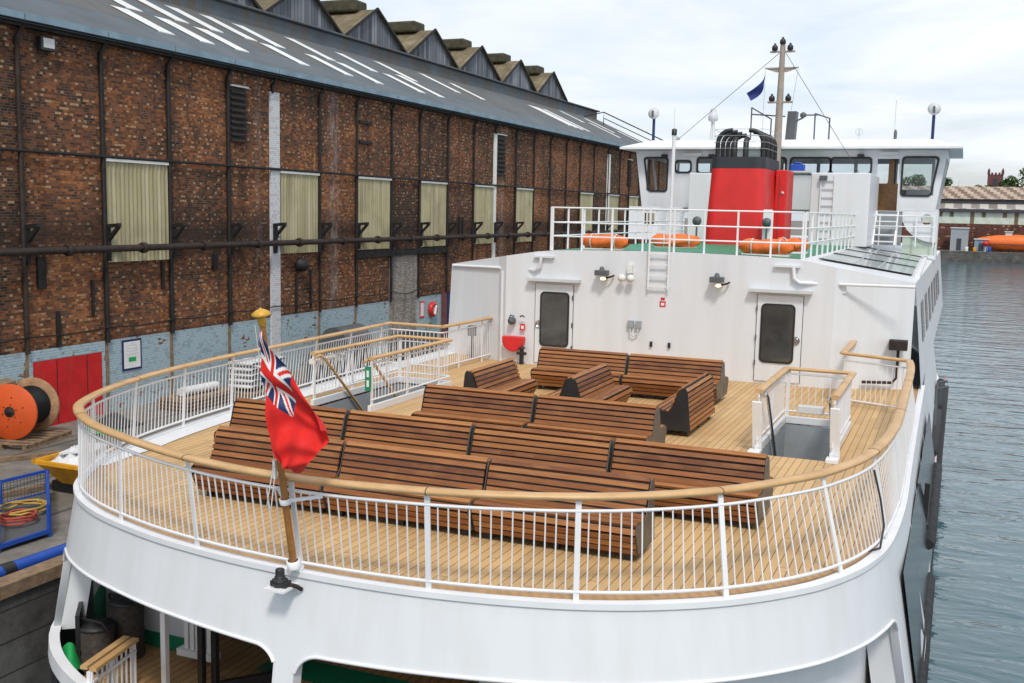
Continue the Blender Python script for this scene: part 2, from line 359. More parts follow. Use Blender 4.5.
M['bark']=plain('bark',(.09,.07,.05),.9,var=.4)
def checker(name,a,b,su,sz,ax=0):
    m=N(name); x=m.xyz(); r=m.math('FLOOR',m.math('DIVIDE',x[2],sz)); c0=m.math('FLOOR',m.math('ADD',m.math('DIVIDE',x[ax],su),m.math('MULTIPLY',r,.5))); rnd=m.white2(m.comb(c0,r))
    par=m.math('MODULO',m.math('ABSOLUTE',c0),2.0); f=m.math('ADD',m.math('MULTIPLY',par,.75),m.math('MULTIPLY',rnd,.25)); return m.set(m.mix(f,a,b),.8)
M['far_roof']=checker('patchy_tile_roof',(.15,.085,.06,1),(.42,.34,.26,1),1.3,.5)
M['far_low_roof']=checker('patchy_low_roof',(.17,.14,.13,1),(.50,.48,.43,1),1.7,1.1)
M['far_glazing']=checker('pale_glazed_cladding',(.48,.56,.47,1),(.56,.62,.56,1),1.1,.9)
M['far_dark']=plain('dark_fascia',(.045,.045,.055),.7,var=.3)
M['far_stone']=plain('red_sandstone',(.15,.055,.055),.9,var=.25)

# ------------------------------------------------------------------ geometry of plan lines (metres; deck level z=0, bow along +Y)
def spline(P,step=.12):
    P=[Vector((p[0],p[1],0)) for p in P]; out=[]
    for i in range(len(P)-1):
        p0=P[max(i-1,0)];p1=P[i];p2=P[i+1];p3=P[min(i+2,len(P)-1)]; n=max(2,int((p2-p1).length/.05))
        for k in range(n):
            t=k/n; out.append(.5*((2*p1)+(p2-p0)*t+(2*p0-5*p1+4*p2-p3)*t*t+(-p0+3*p1-3*p2+p3)*t**3))
    out.append(P[-1]); return resample(out,step)
def resample(pts,step):
    L=[0]
    for i in range(1,len(pts)): L.append(L[-1]+(pts[i]-pts[i-1]).length)
    n=max(1,round(L[-1]/step)); res=[]; j=0
    for k in range(n+1):
        t=L[-1]*k/n
        while j<len(L)-2 and L[j+1]<t: j+=1
        d=L[j+1]-L[j]; res.append(pts[j].lerp(pts[j+1],(t-L[j])/d if d else 0))
    return res
def offset(pts,d):
    """positive = outboard for a path running starboard -> stern -> port"""
    out=[]
    for i,p in enumerate(pts):
        t=(pts[min(i+1,len(pts)-1)]-pts[max(i-1,0)]).normalized(); nrm=Vector((-t.y,t.x,0)); out.append(p+nrm*d)
    return out
EDGE=[(-.62,27),(-.58,22.5),(-.53,18),(-.50,15.4),(-.57,13.55),(-.75,12.55),(-1.06,11.79),(-1.42,11.25),(-1.99,10.66),(-2.65,10.2),(-3.34,9.87),(-4.1,9.64),(-4.87,9.49),(-5.6,9.42),(-6.42,9.41),(-7.29,9.46),(-8.04,9.56),(-8.8,9.72),(-9.75,10.03),(-10.4,10.34),(-10.95,10.72),(-11.45,11.25),(-12.0,12.2),(-12.45,13.5),(-12.72,15.2),(-12.92,17.5),(-13.08,20),(-13.2,23.2),(-13.3,27)]
E0=spline(EDGE,.08)
def outb(): # sign so that +offset is outboard
    mid=E0[len(E0)//2]; o=offset(E0,1)[len(E0)//2]; return 1 if o.y<mid.y else -1
SG=outb()
def off(pts,d): return offset(pts,d*SG)
RAILM=[(-.83,22.85),(-.74,21.4),(-.69,17.3),(-.70,15.2),(-.87,13.46),(-1.19,12.38),(-1.52,11.75),(-2.1,10.95),(-2.78,10.34),(-3.4,9.96),(-4.1,9.66),(-4.85,9.44),(-5.79,9.28),(-6.54,9.25),(-7.2,9.3),(-7.83,9.42),(-8.49,9.61),(-9.43,9.96),(-10.38,10.42),(-11.12,10.97),(-11.56,11.5),(-12.04,12.52),(-12.42,13.9),(-12.66,15.5),(-12.78,17.2),(-12.9,19.67),(-13.09,23.15)]
def rail_outline(): return spline(RAILM,.1)

# ------------------------------------------------------------------ THE FERRY
ferry=thing('passenger_ferry',(-6.5,30,-4.6),'large white passenger ferry with red funnel and curved timber deck beside the warehouse','ferry')

# --- deck sheet with stairwell openings
HOLES=[(-2.93,17.75,-1.78,20.75),(-11.75,17.7,-10.5,21.2)]
def xr(y):
    xs=[]
    for i in range(len(E0)-1):
        a,b=E0[i],E0[i+1]
        if (a.y-y)*(b.y-y)<=0 and a.y!=b.y: xs.append(a.x+(b.x-a.x)*(y-a.y)/(b.y-a.y))
    return (min(xs),max(xs)) if xs else None
ymin=min(p.y for p in E0)
ys=[ymin+.001+ .6*(k/24)**2 for k in range(25)]+[ymin+.6+.2*k for k in range(1,85)]
ys=[y for y in ys if y<26.9]+[26.9]+[h[1] for h in HOLES]+[h[3] for h in HOLES]; ys=sorted(set(ys))
d=MB()
for i in range(len(ys)-1):
    y0,y1=ys[i],ys[i+1]
    if y1-y0<1e-5: continue
    a=xr(y0+1e-4);b=xr(y1-1e-4)
    segs=[[a[0],b[0],None,None]]; ym=(y0+y1)/2
    cuts=sorted([h for h in HOLES if h[1]<ym<h[3]])
    xl0,xl1=a[0],b[0]
    for h in cuts:
        d.add([(xl0,y0,0),(h[0],y0,0),(h[0],y1,0),(xl1,y1,0)],[(0,1,2,3)]); xl0=xl1=h[2]
    d.add([(xl0,y0,0),(a[1],y0,0),(b[1],y1,0),(xl1,y1,0)],[(0,1,2,3)])
d.build('sun_deck',M['deck'],ferry)
# margin planks just inside the edge
mp=MB(); mo=[p+Vector((0,0,.005)) for p in off(E0,-.05)]; mi_=[p+Vector((0,0,.005)) for p in off(E0,-.33)]
mp.grid([mo,mi_],flip=SG<0); mp.build('margin_plank',M['margin'],ferry)

ww=MB(); pw_=[p for p in E0 if p.x<-8 and p.y>12.3]; wo=off(E0,-.06); wi=off(E0,-.50); ix=[i for i,p in enumerate(E0) if p.x<-8 and p.y>12.0]
ww.grid([[wo[i]+Vector((0,0,.012)) for i in ix],[E0[i].lerp(wi[i],min(1,.35+(k_/25)))+Vector((0,0,.012)) for k_,i in enumerate(ix)]],flip=SG<0); ww.build('waterway',M['white_rail'],ferry)
# --- stern fascia / hull shell with openings
S=[0]
for i in range(1,len(E0)): S.append(S[-1]+(E0[i]-E0[i-1]).length)
def sat(x,y): 
    k=min(range(len(E0)),key=lambda i:(E0[i].x-x)**2+(E0[i].y-y)**2); return S[k]
sC=sat(-6.5,9.4)
O2=(sat(-.58,13.4),sat(-6.34,9.4)); O1=(sat(-6.62,9.43),sat(-11.35,11.12))
ZS=-2.15
def opening(s):
    """top of the opening at arc position s, or None where there is plating"""
    for (a,b),(ra,rb) in ((O2,(.30,.30)),(O1,(.30,.42))):
        if a<s<b:
            top=-.84+.06*math.sin(math.pi*(s-a)/(b-a))
            for e,r in ((s-a,ra),(b-s,rb)):
                if e<r:
                    q=1-e/r; top-= r*.9*(1-math.sqrt(max(0,1-q*q)))
            return top
    return None
def lean(z): return .18*max(0,-z)
fine=resample(E0,.035)
SF=[0]
for i in range(1,len(fine)): SF.append(SF[-1]+(fine[i]-fine[i-1]).length)
def at_off(d,z):  
    return [Vector((p.x,p.y,z)) for p in off(fine,d)]
# column-wise: top edge -> opening top (or sill)
NZ=7; TH=.10
offc={}
nr=[ (offset(fine,SG)[i]-fine[i]) for i in range(len(fine))]
def col(i,zt,zb,inn):
    return [fine[i]+nr[i]*(lean(zt+(zb-zt)*k/NZ)-inn)+Vector((0,0,zt+(zb-zt)*k/NZ)) for k in range(NZ+1)]
sh=MB(); outer=[];inner=[]
for i in range(len(fine)):
    o=opening(SF[i]); zb=ZS if o is None else o
    outer.append(col(i,.03,zb,0)); inner.append(col(i,.03,zb,TH))
sh.grid(outer,flip=SG>0); sh.grid(inner,flip=SG<0)
sh.grid([[o[-1] for o in outer],[q[-1] for q in inner]],flip=SG>0)   # lower edge
sh.grid([[o[0] for o in outer],[q[0] for q in inner]],flip=SG<0)     # top lip
# jambs of the openings
for (a,b) in (O1,O2):
    for e in (a,b):
        k=min(range(len(fine)),key=lambda i:abs(SF[i]-e))
        zt=opening(e+.02 if e==a else e-.02)
        P0=fine[k]+nr[k]*lean(zt); 
        dep=.42 if e!=O2[1] and e!=O1[0] else .16
        sh.add([fine[k]+nr[k]*lean(zt)+Vector((0,0,zt+.05)),fine[k]+nr[k]*(lean(zt)-dep)+Vector((0,0,zt+.05)),fine[k]+nr[k]*(lean(ZS)-dep)+Vector((0,0,ZS)),fine[k]+nr[k]*lean(ZS)+Vector((0,0,ZS))],[(0,1,2,3)])
shell=sh.build('stern_shell',M['white'],ferry)
# bead along the lower edge of the openings and the deck edge
bd=MB(); run=[]
for i in range(len(fine)):
    o=opening(SF[i])
    if o is not None: run.append(fine[i]+nr[i]*(lean(o)+.0)+Vector((0,0,o)))
    else:
        if len(run)>3: bd.tube(run,.022,6)
        run=[]
if len(run)>3: bd.tube(run,.022,6)
bd.build('opening_bead',M['white_rail'],ferry)
lp=MB(); lp.grid([[p+Vector((0,0,.034)) for p in off(E0,.03)],[p+Vector((0,0,.034)) for p in off(E0,-.09)]],flip=SG<0)
lp.grid([[p+Vector((0,0,.034)) for p in off(E0,-.09)],[p+Vector((0,0,-.02)) for p in off(E0,-.09)]],flip=SG<0)
lp.grid([[p+Vector((0,0,.034)) for p in off(E0,.03)],[p+Vector((0,0,-.03)) for p in off(E0,.03)]],flip=SG>0)
lp.build('deck_edge_coaming',M['white_rail'],ferry)
# black lower hull: under the sill, running forward to the bow
full=[Vector((-.9,44,0)),Vector((-.75,36,0))]+[p.copy() for p in E0[::3]]+[Vector((-13.3,36,0)),Vector((-13.1,44,0))]
full=[Vector((-6.8,66,0)),Vector((-4.8,62,0)),Vector((-2.6,56,0)),Vector((-1.4,50,0))]+full+[Vector((-12.4,50,0)),Vector((-11.2,56,0)),Vector((-8.8,62,0)),Vector((-6.8,66,0))]
def ring(z,d): return [Vector((p.x,p.y,z)) for p in off(full,d)]
hb=MB(); hb.grid([ring(ZS-.1,lean(ZS)+.01),ring(-3.1,lean(ZS)+.02),ring(-4.0,lean(ZS)-.12),ring(-4.9,lean(ZS)-.5)],flip=SG<0)
hb.build('lower_hull',M['hull_black'],ferry)
hr=MB(); hr.grid([ring(ZS+.06,lean(ZS)+.02),ring(ZS-.14,lean(ZS)+.035)],flip=SG<0); hr.grid([ring(ZS+.06,lean(ZS)+.02),ring(ZS+.06,lean(ZS)-.12)],flip=SG>0); hr.build('sheer_strake',M['white_rail'],ferry)
# upper side plating forward of the stern shell (sides to the bow)
us=MB()
for side in (0,1):
    pts=[p for p in full if (p.x>-6.8)==(side==0) and p.y>26.8]
    pts=[p for p in pts if p.y<67]; 
    if side==0: pts=sorted(pts,key=lambda p:p.y)
    else: pts=sorted(pts,key=lambda p:p.y)
    us.grid([[Vector((p.x+(.375 if side==0 else -.375)*0+(.36 if side==0 else -.36),p.y,ZS)) for p in pts],[Vector((p.x,p.y,.03)) for p in pts]],flip=(side==1))
us.build('side_plating',M['white'],ferry)
# dark glazing on the starboard side under the deck edge and along the saloon
sw=MB()
for k in range(5):
    y0=13.9+k*2.5
    xx=lambda y:-.515-.004*(y-14)
    sw.add([(xx(y0)+lean(-.55)+.012,y0,-.45),(xx(y0)+lean(-.55)+.012,y0+2.35,-.45),(xx(y0)+lean(-2.2)+.012,y0+2.35,-2.2),(xx(y0)+lean(-2.2)+.012,y0,-2.2)],[(0,3,2,1)])
sw.build('side_window',M['side_glass'],ferry)
# fender belt on starboard
fb=MB()
for (y0,y1,z,r,x) in ((14.0,19.3,-2.2,.13,-.16),(19.9,26.5,-1.8,.13,-.20),(27.5,33.5,-1.7,.14,-.34),(34.5,40,-1.7,.14,-.36)):
    fb.tube([(x,y0,z),(x,y0+.15,z),(x,y1-.15,z),(x,y1,z)],[r*.75,r,r,r*.75],14)
    o=fb.build('side_fender',M['rubber'],ferry); fb=MB()
fb=MB(); fb.box((-.45,13.4,-2.62),(-.10,44,-2.40)); fb.build('rubbing_strake',M['rubber'],ferry,bevel=.03)
fb=MB(); fb.box((-.30,13.8,-2.10),(-.262,44,-2.06)); fb.build('boot_stripe',M['signal_red'],ferry)
dv=MB(); dv.bar((-.3,20.2,-2.0),(-.28,20.2,-.75),.09); dv.bar((-.3,20.2,-2.2),(-.3,20.2,-1.5),.15); dv.build('fender_post',M['black'],ferry)
for yy in (27.5,28.6): dv=MB(); dv.tube([(-.32,yy,-1.0),(-.32,yy,-.1),(-.1,yy,-.05)],.04); dv.build('fender_davit',M['dgrey'],ferry)

# --- deck railing: handrail, top bar, foot bar, posts, baluster panels
def wood_profile(pts,z,w,h,mb):
    n=len(pts); rows=[]
    prof=[(-w*.36,-h/2),(-w*.5,-h*.15),(-w*.48,h*.2),(-w*.33,h*.43),(0,h*.5),(w*.33,h*.43),(w*.48,h*.2),(w*.5,-h*.15),(w*.36,-h/2),(-w*.36,-h/2)]
    nn=[]
    for i in range(n):
        t=(pts[min(i+1,n-1)]-pts[max(i-1,0)]); t.z=0; t.normalize(); nn.append(Vector((-t.y,t.x,0)))
    for (a,b) in prof: rows.append([Vector((pts[i].x,pts[i].y,z+pts[i].z+b))+nn[i]*a for i in range(n)])
    mb.grid(rows,flip=False,sm=True)
    mb.add([r[0] for r in rows[:-1]],[tuple(range(len(prof)-1))],False); mb.add([r[-1] for r in rows[:-1]],[tuple(reversed(range(len(prof)-1)))],False)
main=rail_outline()
stub_s=[Vector((-2.17,25.75,0)),Vector((-2.18,23.4,0))]; cross_s=[Vector((-2.18,23.4,0)),Vector((-.83,22.85,0))]
cross_p=[Vector((-13.09,23.15,0)),Vector((-11.6,23.1,0))]; stub_p=[Vector((-11.6,23.1,0)),Vector((-11.5,25.85,0))]
rail=MB(); rail.build('deck_railing_frame',M['white_rail'],ferry) if False else None
def railing(path,spacing,hz=1.12,first=True,foot=.13,zoff=0,wood=True,w=.15,start=.5,bal=.112,parent=None,pw=.06,basep=None):
    par=parent
    path=[p+Vector((0,0,zoff)) for p in path]
    n=len(path); L=[0]
    base=[Vector((q.x,q.y,0)) for q in path] if basep is None else [min(basep,key=lambda e:(e.x-q.x)**2+(e.y-q.y)**2).copy() for q in path]
    if basep is not None:
        for _ in range(6): base=[base[0]]+[(base[i-1]+base[i]*2+base[i+1])/4 for i in range(1,n-1)]+[base[-1]]
    def PZ(i,z): return base[i].lerp(Vector((path[i].x,path[i].y,0)),z/hz)+Vector((0,0,z+path[i].z))
    for i in range(1,n): L.append(L[-1]+(path[i]-path[i-1]).length)
    def atz(t,z):
        t=min(max(t,0),L[-1]); j=0
        while j<n-2 and L[j+1]<t: j+=1
        dd=L[j+1]-L[j]; return PZ(j,z).lerp(PZ(j+1,z),(t-L[j])/dd if dd else 0)
    def at(t):
        t=min(max(t,0),L[-1]); j=0
        while j<n-2 and L[j+1]<t: j+=1
        dd=L[j+1]-L[j]; return path[j].lerp(path[j+1],(t-L[j])/dd if dd else 0),(path[j+1]-path[j]).normalized()
    fr=MB(); fr.tube([PZ(i,.97) for i in range(n)],.019,6); root=fr.build('railing',M['white_rail'],par)
    fr=MB(); fr.tube([PZ(i,foot) for i in range(n)],.019,6); fr.build('foot_bar',M['white_rail'],root)
    if wood:
        hr_=MB(); wood_profile(path,hz,w,.065,hr_)
        k=spacing*2
        jt=hr_; jt.mi=1; t=start+spacing
        while t<L[-1]:
            p,dr=at(t); wood_profile([p-dr*.004,p+dr*.004],hz,w+.006,.071,jt); t+=k
        hr_.build('handrail',[M['handrail'],M['rust']],root)
    ts=[]; t=start
    while t<L[-1]-.15: ts.append(t); t+=spacing
    for t in ts:
        p,dr=at(t); b=MB(); q0=atz(t,0); b.obox(q0-dr*pw/2-Vector((-dr.y,dr.x,0))*.012,dr*pw,Vector((-dr.y,dr.x,0))*.024,atz(t,hz-.03)-q0); b.build('railing_post',M['white_rail'],root)
    bounds=[0]+ts+[L[-1]]
    for a,c in zip(bounds[:-1],bounds[1:]):
        if c-a<.2: continue
        k=max(1,round((c-a)/bal)); b=MB()
        for q in range(1,k):
            tt=a+(c-a)*q/k; b.bar(atz(tt,foot),atz(tt,.97),.0125)
        if b.v: b.build('baluster_panel',M['white_rail'],root)
    return root
arc=0
for i in range(1,len(main)):
    arc+=(main[i]-main[i-1]).length
    if main[i].x<-6.40: break
railing(main,1.56,start=(arc%1.56),parent=ferry,basep=off(E0,-.035))
railing(resample(cross_s,.3),9,start=9,parent=ferry); railing(resample(stub_s,.5),9,start=9,parent=ferry,bal=.2)
railing(resample(cross_p,.3),9,start=9,parent=ferry); railing(resample(stub_p,.5),1.3,start=.9,parent=ferry)

b=MB(); b.tube([(-.80,13.35,.95),(-.70,13.3,.6),(-.64,13.25,.3),(-.66,13.1,.06),(-.78,12.95,.05)],.014,6); b.build('shore_cable',M['black'],ferry)
# --- stairwells
def stairwell(h,wood_sides,zrail,port):
    x0,y0,x1,y1=h
    w=MB(); zb=-2.6
    w.add([(x0,y0,-.03),(x0,y1,-.03),(x0,y1,zb),(x0,y0,zb)],[(0,1,2,3)]); w.add([(x1,y0,-.03),(x1,y1,-.03),(x1,y1,zb),(x1,y0,zb)],[(3,2,1,0)])
    w.add([(x0,y1,-.03),(x1,y1,-.03),(x1,y1,zb),(x0,y1,zb)],[(0,1,2,3)]); w.add([(x0,y0,-.03),(x1,y0,-.03),(x1,y0,zb),(x0,y0,zb)],[(3,2,1,0)])
    w.build('stairwell_trunk',M['grey'],ferry)
    cm=MB(); t=.07
    for a,b in (((x0-t,y0,0),(x0,y1+t,.14)),((x1,y0,0),(x1+t,y1+t,.14)),((x0,y1,0),(x1,y1+t,.14))): cm.box(a,b)
    cm.build('stairwell_coaming',M['white'],ferry,bevel=.01)
    st=MB(); n=11
    for k in range(n):
        z=-.22*(k+1); y=y0+.12+(y1-y0-.5)*k/n; st.box((x0+.03,y,z-.04),(x1-.03,y+.27,z))
    st.build('stair_tread',M['dgrey'],ferry)
    U=[Vector((x0-.04,y0+.05,0)),Vector((x0-.04,y1+.04,0)),Vector((x1+.04,y1+.04,0)),Vector((x1+.04,y0+.05,0))]
    for a,b in ((0,1),(1,2),(3,2)):
        r=railing(resample([U[a],U[b]],.3),1.45,start=.05,hz=1.07,foot=.24,parent=ferry,w=.14,bal=.13,pw=.07)
    for x in (x0+.06,x1-.06):
        s=MB(); s.tube([(x,y0-.02,1.0),(x,y0+.15,1.03),(x,y0+.35,.92),(x,y1-.6,-1.35)],.03,8); s.build('stair_handrail',M['handrail'] if port else M['stainless'],ferry)
stairwell(HOLES[0],None,1.05,False); stairwell(HOLES[1],None,1.05,True)
# sloping white stringers at the head of the starboard stair, lamp box
for x in (-2.99,-1.72): s=MB(); s.bar((x,17.72,.9),(x+.02,17.9,.02),.16,.05); s.box((x-.1,17.6,0),(x+.1,17.85,.07)); s.build('gate_stanchion',M['white_rail'],ferry,bevel=.008)
s=MB(); s.box((-2.35,17.95,.72),(-1.92,18.05,.86)); s.build('stair_lamp',M['lgrey'],ferry,bevel=.02)
s=MB(); s.box((-12.1,18.2,.78),(-11.86,18.32,.92)); s.box((-12.1,18.8,.78),(-11.86,18.92,.92)); s.tube([(-12,18.0,.86),(-12,19.2,.86)],.06,10); s.build('stair_lamp',M['white_soft'],ferry)
# small green safety sign at the port stair
s=MB(); s.box((-10.50,17.60,.45),(-10.37,17.62,.93)); g=s.build('safety_sign',M['green'],ferry)
s=MB(); s.box((-10.46,17.595,.72),(-10.41,17.6,.85)); s.box((-10.46,17.595,.53),(-10.41,17.6,.66)); s.build('pictogram',M['cloth_white'],g)

# --- superstructure: aft bulkhead with canted wings, sloped cheeks, roof
PL=[(-13.0,26.45),(-11.25,25.7),(-10.95,25.5),(-2.65,25.5),(-2.35,25.7),(-.93,26.3)]
def ztop(x):
    c=-6.6
    if x>-3.4: return 2.98-.19*(x+3.4)
    if x<-9.9: return 2.98-.16*(-9.9-x)
    return 2.98+.07*(1-((x-c)/3.3)**2)
bk=MB(); xsamp=[]
for i in range(len(PL)-1):
    a,b=Vector(PL[i]+(0,)),Vector(PL[i+1]+(0,)); n=max(1,int((b-a).length/.4))
    for k in range(n): xsamp.append(a.lerp(b,k/n))
xsamp.append(Vector(PL[-1]+(0,)))
def leanx(p,z): # slight tumblehome at the outer corners
    k=0
    if p.x<-12.9: k=.12
    return Vector((p.x+k*(z/2.5)-k,p.y,z))
bk.grid([[leanx(p,ztop(p.x)) for p in xsamp],[leanx(p,-.05) for p in xsamp]],flip=True,sm=False)
bk.build('aft_bulkhead',M['white'],ferry)
rf=MB(); zf=.10
edge=[Vector((p.x,p.y,ztop(p.x))) for p in xsamp]
rf.grid([edge,[Vector((p.x,54,p.z)) for p in edge]],flip=False,sm=False)
rf.build('boat_deck',M['white'],ferry)
sd=MB()
for x,f in ((-.93,False),(-13.0,True)):
    y0=26.3 if x>-6 else 26.45; z1=ztop(x)
    xb=x+.28 if x>-6 else x-.12
    sd.add([(x,y0,z1),(x,54,z1),(xb,54,-.05),(xb,y0,-.05)],[(0,1,2,3)] if f else [(3,2,1,0)])
sd.build('deckhouse_side',M['white'],ferry)
for k in range(7):
    y0=28.5+k*3; w=MB(); xw=lambda z:-.93+.28*(1-z/2.51)+.012
    w.add([(xw(1.9),y0,1.9),(xw(1.9),y0+1.6,1.9),(xw(.9),y0+1.6,.9),(xw(.9),y0,.9)],[(3,2,1,0)]); w.build('saloon_window',M['glass_dark'],ferry)
g=MB(); g.add([(-9.75,25.75,3.052),(-3.5,25.75,3.052),(-3.5,41.9,3.052),(-9.75,41.9,3.052)],[(0,1,2,3)])
rowsg=[]
for yy in (25.78,33,41.9): rowsg.append([Vector((x,yy,ztop(x)+.006)) for x in [-9.75+6.25*k/14 for k in range(15)]])
g=MB(); g.grid(rowsg,flip=False); g.build('green_deck',M['green'],ferry)
# trims and drain pipes
tr=MB()
def wy(x): 
    for i in range(len(PL)-1):
        if PL[i][0]<=x<=PL[i+1][0]: t=(x-PL[i][0])/(PL[i+1][0]-PL[i][0]); return PL[i][1]+t*(PL[i+1][1]-PL[i][1])
    return 25.5
def trim(xa,za,xb,zb,r=.035,o=.03): tr.tube([(xa,wy(xa)-o,za),(xb,wy(xb)-o,zb)],r,8)
trim(-12.95,2.44,-11.2,2.48); trim(-.9,2.47,-2.55,2.45); tr.build('drip_rail',M['white_rail'],ferry)
tr=MB(); tr.tube([(-11.0,25.86,2.46),(-10.1,25.43,2.47),(-9.98,25.43,2.55),(-9.95,25.43,2.82)],.05,8); tr.tube([(-11.1,25.6,2.4),(-11.1,25.6,0)],.05,8); tr.box((-11.25,25.8,2.25),(-10.98,26.0,2.42)); tr.box((-10.15,25.4,2.80),(-9.6,25.5,2.85))
tr.build('drain_pipe',M['white'],ferry)
tr=MB(); tr.tube([(-2.6,25.66,2.43),(-3.45,25.43,2.45),(-3.58,25.43,2.55),(-3.6,25.43,2.82)],.05,8); tr.tube([(-2.52,25.72,2.4),(-2.52,25.72,0)],.05,8); tr.box((-2.70,25.6,2.24),(-2.40,25.8,2.42)); tr.box((-4.05,25.4,2.80),(-3.45,25.5,2.85))
tr.build('drain_pipe',M['white'],ferry)
# doors
def rrect(cx,cz,w,h,r,n=6):
    P=[]
    for (sx,sz,a0) in ((1,1,0),(-1,1,90),(-1,-1,180),(1,-1,270)):
        for k in range(n+1):
            a=R(a0+90*k/n); P.append((cx+sx*(w/2-r)+r*math.cos(a),cz+sz*(h/2-r)+r*math.sin(a)))
    return P
def ringmesh(mb,P,Q,f):   # ring between outlines P (outer) and Q (inner); f maps (x,z) -> 3d
    n=len(P); vs=[f(*p) for p in P]+[f(*q) for q in Q]; mb.add(vs,[(i,(i+1)%n,n+(i+1)%n,n+i) for i in range(n)],False)
def door(x0,x1,handle_left):
    y=25.5; b=MB(); b.box((x0,y-.035,.06),(x1,y-.001,2.13)); dr=b.build('weather_door',M['white'],ferry,bevel=.012)
    s=MB()
    for xx in (x0-.008,x1+.008): s.box((xx-.008,y-.012,.06),(xx+.008,y-.0015,2.13))
    s.build('door_seam',M['dgrey'],dr)
    cx=(x0+x1)/2+(.03 if handle_left else -.03); P=rrect(cx,1.22,.80,1.42,.12); Q=rrect(cx,1.22,.71,1.33,.09)
    f=MB(); f.prism([(p[0],y-.038,p[1]) for p in P],(0,-.022,0)); f.build('window_gasket',M['black'],dr)
    g_=MB(); g_.prism([(p[0],y-.0605,p[1]) for p in Q],(0,-.006,0)); g_.build('window_pane',M['glass_dark'],dr)
    hx=x0+.12 if handle_left else x1-.12
    h=MB(); h.lathe((hx,y-.068,1.08),[(.0,-.028),(.085,-.028),(.095,0)],18,(0,-1,0)) ; h.bar((hx-.03,y-.11,1.08),(hx+.07 if not handle_left else hx-.09,y-.11,1.08),.025); h.cyl((hx,y-.06,1.08),(hx,y-.11,1.08),.02,8); h.build('door_handle',M['stainless'],dr)
    ho=MB(); ho.box((x0-.2,y-.2,2.20),(x1+.2,y-.002,2.27)); ho.build('door_hood',M['lgrey'],dr)
    for z in (.5,1.1,1.8):
        hg=MB(); hx2=x1 if handle_left else x0; hg.cyl((hx2,y-.05,z-.06),(hx2,y-.05,z+.06),.018,8); hg.build('hinge',M['dgrey'],dr)
door(-10.1,-9.07,True); door(-4.40,-3.34,False)
# bulkhead fittings
def flood(x,z):
    b=MB(); b.box((x-.16,25.18,z),(x+.16,25.42,z+.13)); b.box((x-.04,25.42,z+.02),(x+.04,25.5,z+.10)); b.lathe((x,25.3,z+.13),[(.07,0),(.05,.08),(.0,.1)],12)
    f=b.build('deck_floodlight',M['dgrey'],ferry,bevel=.01)
    l=MB(); l.lathe((x+.05,25.26,z-.10),[(.0,.07),(.05,.06),(.075,.02),(.065,0),(0,-.02)],14); l.build('floodlight_lens',M['lamp'],f)
    k=MB(); k.tube([(x+.1,25.3,z-.06),(x+.25,25.35,z-.02),(x+.27,25.45,z+.0)],.025,8); k.build('floodlight_bracket',M['rust'],f)
flood(-8.26,2.42); flood(-5.36,2.38)
b=MB(); b.box((-7.62,25.36,2.5),(-7.50,25.5,2.72)); 
for dx in (-.17,.05): b.lathe((-7.56+dx,25.32,2.38),[(0,.1),(.09,.07),(.1,0),(.08,-.05),(0,-.06)],14,(dx*2,-1,-.3))
b.build('twin_floodlight',M['white_soft'],ferry)
b=MB()
for x in (-7.08,-6.58): b.bar((x,25.4,2.12),(x,25.4,4.15),.04)
for k in range(6): b.bar((-7.08,25.4,2.2+.27*k),(-6.58,25.4,2.2+.27*k),.03)
for x in (-7.08,-6.58): b.bar((x,25.4,2.2),(x,25.5,2.2),.03); b.bar((x,25.4,2.9),(x,25.5,2.9),.03)
b.build('access_ladder',M['white_rail'],ferry)
b=MB(); b.box((-7.58,25.40,1.14),(-7.44,25.5,1.32)); b.box((-7.38,25.40,1.14),(-7.24,25.5,1.32)); so=b.build('power_socket',M['grey'],ferry,bevel=.01)
b=MB(); b.tube([(-7.51,25.43,1.14),(-7.52,25.42,.98),(-7.41,25.42,.93),(-7.31,25.42,1.0),(-7.31,25.43,1.14)],.018,6); b.build('socket_cable',M['lgrey'],so)
def plate(name,x,z,w,h,mat,y=None,inner=None):
    y=(wy(x) if y is None else y)-.003; b=MB(); b.box((x-w/2,y-.008,z-h/2),(x+w/2,y,z+h/2)); o=b.build(name,M[mat],ferry)
    if inner: b=MB(); b.box((x-w*.28,y-.0095,z-h*.28),(x+w*.28,y-.0082,z+h*.22)); b.build('pictogram',M[inner],o)
plate('fire_sign',-6.72,1.77,.15,.14,'signal_red',inner='cloth_white'); plate('fire_sign',-6.72,1.9,.10,.06,'signal_red'); plate('fire_sign',-10.42,.97,.14,.17,'signal_red',y=25.42,inner='cloth_white')
for x in (-6.97,-6.51): 
    b=MB(); b.box((x-.03,25.44,.69),(x+.03,25.5,.82)); b.build('wall_outlet',M['black'],ferry,bevel=.008)
b=MB(); b.box((-2.74,25.55,.98),(-2.64,25.66,1.16)); b.bar((-2.69,25.6,.98),(-2.69,25.6,.88),.03); b.build('wall_switch',M['black'],ferry,bevel=.01)
b=MB(); b.lathe((-10.72,25.40,1.12),[(0,.13),(.07,.12),(.1,.05),(.1,-.05),(.05,-.12),(0,-.13)],14,(0,-1,0)); b.tube([(-10.75,25.3,1.2),(-10.72,25.3,1.28),(-10.62,25.3,1.25)],.02,6); b.build('alarm_bell',M['dgrey'],ferry)
b=MB(); b.tube([(-10.48,25.38,1.24),(-10.42,25.36,1.28),(-10.36,25.38,1.24)],.02,6); b.build('wall_hook',M['black'],ferry)
